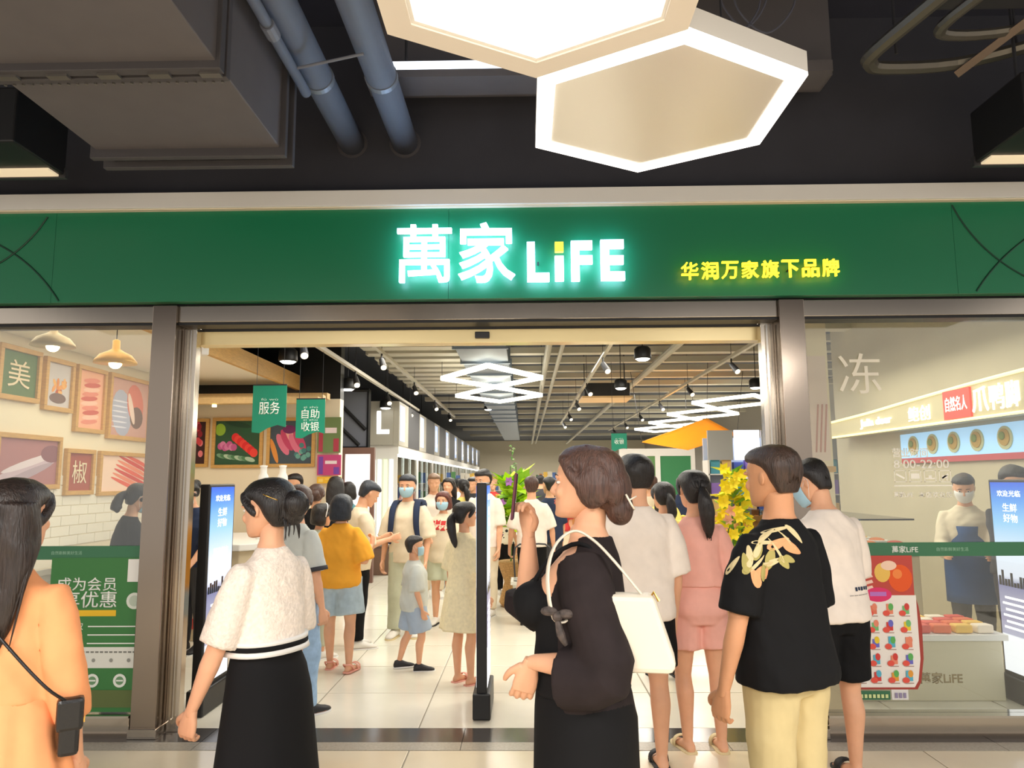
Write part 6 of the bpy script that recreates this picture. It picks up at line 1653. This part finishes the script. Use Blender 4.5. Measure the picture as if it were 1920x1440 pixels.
    for k in range(28):
        o = MB().cbox((0, 0, .03), .125, .09, .06, rz=rnd.uniform(-.12, .12)).build('snack_pack', pm([(226, 110, 70), (236, 190, 90), (240, 226, 206), (214, 80, 70)][k % 4]), None, bevel=.012, loc=(2.4 + (k % 7) * .15, 5.66 + (k // 7) * .118, .462))
        tag(o, '%s snack pack in the low bin behind the promotion window' % ['orange', 'yellow', 'cream', 'red'][k % 4], 'snack pack', '%s snack packs in the low bin' % ['orange', 'yellow', 'cream', 'red'][k % 4])
    # fruit stand
    t = thing('fruit_stand', 'timber fruit stand with stepped crates of oranges', 'fruit stand', (2.55, 10.6, 0))
    for k in range(3):
        MB().box(-.9, .9, k * .32, k * .32 + .32, 0, .55 + k * .2).build('step', M_wood, t, bevel=.008)
        MB().box(-.9, .9, k * .32 - .012, k * .32 + .012, .55 + k * .2, .63 + k * .2).build('front_lip', M_wood, t)
    om = MB().ell((0, 0, .042), (.042, .042, .042), 10, 7).mesh('orange', mat('orange_skin', (244, 150, 30), 0.45)); ym = MB().ell((0, 0, .045), (.045, .045, .045), 10, 7).mesh('yellow_fruit', mat('yellow_skin', (246, 206, 50), 0.45))
    for m_ in (om, ym): m_.polygons.foreach_set('use_smooth', [True] * len(m_.polygons))
    for k in range(3):
        for j in range(19):
            for r in range(2):
                me_, nm = (om, 'orange') if (j // 5 + k) % 2 == 0 else (ym, 'yellow_fruit')
                o = link(nm, me_, None, loc=(2.55 - .85 + j * .094, 10.6 + k * .32 + .08 + r * .11, .55 + k * .2))
                tag(o, ('ripe orange on the stepped fruit stand' if nm == 'orange' else 'yellow round fruit on the stepped fruit stand'), 'fruit', 'oranges on the fruit stand' if nm == 'orange' else 'yellow fruit on the fruit stand')
    # canopy
    t = thing('stretched_canopy', 'yellow stretched cloth canopy over the produce area', 'canopy', (3.25, 14.6, 2.46))
    nu = 14; v = []; f = []
    for i in range(nu + 1):
        for j in range(nu + 1):
            u, w = i / nu, j / nu; a = Vector((-.75, .0, .05)); b = Vector((.62, -.3, -.05))
            # twisted four-corner sail
            c00, c10, c11, c01 = Vector((-1.0, -.1, -.18)), Vector((.05, -1.0, .2)), Vector((.95, .3, -.02)), Vector((.1, .9, -.3))
            p = c00 * (1 - u) * (1 - w) + c10 * u * (1 - w) + c11 * u * w + c01 * (1 - u) * w
            p.z += -.10 * math.sin(math.pi * u) * math.sin(math.pi * w)
            v.append(tuple(p))
    for i in range(nu):
        for j in range(nu): a = i * (nu + 1) + j; f.append((a, a + nu + 1, a + nu + 2, a + 1))
    mb = MB(); mb.add(v, f); o = mb.build('sail_cloth', sail_mat(), t, smooth=True); sd = o.modifiers.new('solid', 'SOLIDIFY'); sd.thickness = .012
    for c in ((-1.0, -.1, -.18), (.05, -1.0, .2), (.95, .3, -.02), (.1, .9, -.3)): MB().tube([c, (c[0] * 1.2, c[1] * 1.2, 1.3)], .005, 5).build('guy_wire', M_dark, t)
    # white kiosk
    t = thing('white_kiosk', 'white framed kiosk with green panels deep in the shop', 'kiosk', (3.1, 18.0, 0))
    for (x0, x1, z0, z1) in ((-.85, .95, 2.12, 2.3), (-.85, -.75, 0, 2.12), (.85, .95, 0, 2.12), (.0, .12, 0, 2.12)): MB().box(x0, x1, 0, .12, z0, z1).build('frame_post', M_white, t)
    MB().box(-.75, 0, .03, .06, 1.2, 2.12).build('green_panel', pm((96, 140, 84)), t); MB().box(.12, .85, .03, .06, 1.2, 2.12).build('green_panel', pm((58, 132, 84)), t)
    MB().box(-.75, .85, .0, .3, .0, 1.0).build('counter', M_wood, t)
    # blue shelf unit with header
    t = thing('product_shelf', 'grey shelf unit with a lit blue-white header at the produce area', 'shelf', (4.55, 13.2, 0))
    MB().box(-1.35, 1.0, .35, .4, 0, 2.3).build('back', mat('shelf_back', (206, 214, 232), 0.5), t)
    for k in range(5): MB().box(-1.35, 1.0, 0, .38, .2 + k * .36, .22 + k * .36).build('shelf_board', M_white, t)
    for x in (-1.36, .98): MB().box(x, x + .03, 0, .4, 0, 1.9).build('side', M_white, t)
    for k in range(5): MB().box(-1.35 + k * .47, -.91 + k * .47, 0, .05, 1.9, 2.42).build('header_panel', mat('hdr', (176, 178, 178), 0.4) if k != 1 else emis('hdr_lit', (220, 232, 255), 2.2), t, bevel=.004)
    cols = [(80, 100, 190), (150, 120, 200), (220, 226, 240), (90, 170, 190), (230, 190, 120)]
    for k in range(5):
        for j in range(11):
            o = MB().box(-.08, .08, 0, .14, 0, .20 + .04 * ((j + k) % 3)).build('product_box', pm(cols[(j + k * 2) % 5]), None, loc=(4.55 - 1.22 + j * .205, 13.26, .222 + k * .36))
            tag(o, '%s carton on the grey shelf unit' % ['blue', 'violet', 'white', 'teal', 'tan'][(j + k * 2) % 5], 'carton', '%s cartons on the shelf unit' % ['blue', 'violet', 'white', 'teal', 'tan'][(j + k * 2) % 5])
    # gondola shelves deeper in
    rnd = random.Random(4)
    gcols = [(206, 84, 70), (240, 196, 90), (96, 150, 96), (226, 220, 206), (90, 120, 180), (214, 140, 80)]
    for gi, (x, y) in enumerate(((-1.6, 19.5), (.9, 20.5), (2.4, 24), (-1.6, 25), (.9, 27), (5.6, 18.5), (5.6, 24), (2.4, 30), (-1.2, 32), (.9, 35))):
        t = thing('gondola_shelf', 'stocked supermarket shelf unit far back in the shop', 'shelf', (x, y, 0), 0, 'gondola shelves far back')
        MB().box(-.45, .45, -.02, .02, 0, 1.7).build('back', M_white, t); MB().box(-.45, .45, -.35, .35, 0, .15).build('base', M_dark, t)
        for k in range(4): MB().box(-.45, .45, -.35, .35, .35 + k * .38, .37 + k * .38).build('shelf_board', M_white, t)
        mb = MB(); ms = [pm(c) for c in gcols]
        for k in range(4):
            for j in range(7): mb.cur = rnd.randrange(6); mb.box(-.42 + j * .12, -.32 + j * .12, -.34, -.2, .37 + k * .38, .37 + k * .38 + rnd.uniform(.16, .3))
        mb.build('stock', ms, t)['kind'] = 'stuff'
    # flower baskets
    rnd = random.Random(21)
    def flowers(label, loc, H, leaf, petals, spread, n, tall=False, zlo=.5, wid=1.0):
        t = thing('flower_stand', label, 'flowers', loc)
        MB().lathe((0, 0, 0), [(.16, 0), (.2, .05), (.13, .3), (.22, .55), (.2, .56)], 16).build('basket', mat('wicker', (190, 150, 96), 0.7, noise=.3, nscale=60), t)
        for c in range(3): MB().tube([(.1 * math.cos(c * 2.1), .1 * math.sin(c * 2.1), .3), (.06 * math.cos(c * 2.1), .06 * math.sin(c * 2.1), H * .8)], .01, 6).build('stem', mat('stem_green', (90, 130, 60), 0.6), t)
        lv = MB()
        for k in range(n):
            a = rnd.uniform(0, 6.28); z = rnd.uniform(zlo, H); r0 = .03; L = spread * rnd.uniform(.5, 1.0) * (1 - .45 * (z / H) if tall else 1)
            el = rnd.uniform(-.2, .9); d = Vector((math.cos(a) * math.cos(el), math.sin(a) * math.cos(el), math.sin(el))); s_ = Vector((-math.sin(a), math.cos(a), 0)); w = L * rnd.uniform(.12, .2) * wid
            b = Vector((0, 0, z - .1)); m_ = b + d * L * .5 + Vector((0, 0, .03)); tip = b + d * L
            lv.cur = rnd.randrange(len(leaf)); lv.add([b, m_ - s_ * w, tip, m_ + s_ * w, m_ + Vector((0, 0, -.012))], [(0, 1, 4), (1, 2, 4), (2, 3, 4), (3, 0, 4), (0, 3, 2, 1)])
        lv.build('foliage', leaf, t)
        for k, (col) in enumerate(petals):
            a = rnd.uniform(0, 6.28); z = rnd.uniform(.6, H * .98); q = spread * .55 * (1 - .6 * (z / H) if tall else 1)
            c = Vector((math.cos(a) * q, math.sin(a) * q - .05, z)); pb = MB()
            for j in range(6):
                b = j * math.pi / 3; d = Vector((math.cos(b), -.45, math.sin(b))).normalized(); s_ = Vector((-math.sin(b), 0, math.cos(b))); R_ = rnd.uniform(.055, .08)
                pb.add([c, c + d * R_ * .5 - s_ * R_ * .3, c + d * R_, c + d * R_ * .5 + s_ * R_ * .3, c + d * R_ * .5 + Vector((0, .01, 0))], [(0, 1, 4), (1, 2, 4), (2, 3, 4), (3, 0, 4), (0, 3, 2, 1)])
            pb.build('blossom', pm(col), t)
        return t
    G1 = [pm((206, 240, 40)), pm((186, 228, 50)), pm((150, 206, 60))]; G2 = [pm((214, 220, 40)), pm((240, 222, 40)), pm((120, 170, 50))]
    flowers('basket stand of lime green leaves and pink lilies in the main aisle', (gx(965, 9.7), 9.7, 0), 1.62, G1, [(246, 190, 170)] * 9 + [(170, 110, 190)] * 4, .46, 130, False, 1.05, 1.5)
    flowers('tall stand of yellow orchids beside the floral T-shirt man', (gx(1382, 7.2), 7.2, 0), 1.72, G2, [(250, 226, 40)] * 60 + [(240, 180, 150)] * 6, .42, 110, True, .6, 1.3)
    t = flowers('tall green leafy stand rising behind the lime lily basket', (gx(962, 12.5), 12.5, 0), 2.25, [pm((110, 170, 90)), pm((170, 206, 140))], [(220, 240, 210)] * 4, .22, 70, True)
    # rolling basket
    c = atz(1000, 1172, 0)
    t = thing('rolling_basket', 'pale grey rolling shopping basket beside the woman in black', 'basket', (c.x, c.y + .1, 0))
    Mb = mat('basket_grey', (206, 204, 192), 0.5)
    def ringp(w, d, z): return [Vector((x * w, y * d, z)) for x, y in ((-1, -1), (1, -1), (1, 1), (-1, 1))]
    MB().loft([ringp(.17, .13, .10), ringp(.23, .18, .46), ringp(.215, .165, .46), ringp(.155, .118, .125)]).build('tub', Mb, t, bevel=.01)
    MB().loft([ringp(.245, .195, .44), ringp(.245, .195, .475), ringp(.215, .165, .475), ringp(.215, .165, .44)]).build('rim', Mb, t)
    MB().tube([(-.2, .19, .46), (-.2, .24, .8), (0, .25, .84), (.2, .24, .8), (.2, .19, .46)], .01, 8, sub=3).build('handle', M_dark, t)
    for (x, y) in ((-.13, -.1), (.13, -.1), (-.13, .1), (.13, .1)): MB().tube([(x - .012, y, .045), (x + .012, y, .045)], .045, 14).build('wheel', M_black, t)
    for (x, y) in ((-.13, -.1), (.13, -.1), (-.13, .1), (.13, .1)): MB().box(x - .008, x + .008, y - .01, y + .01, .045, .12).build('fork', Mb, t)
right_side()
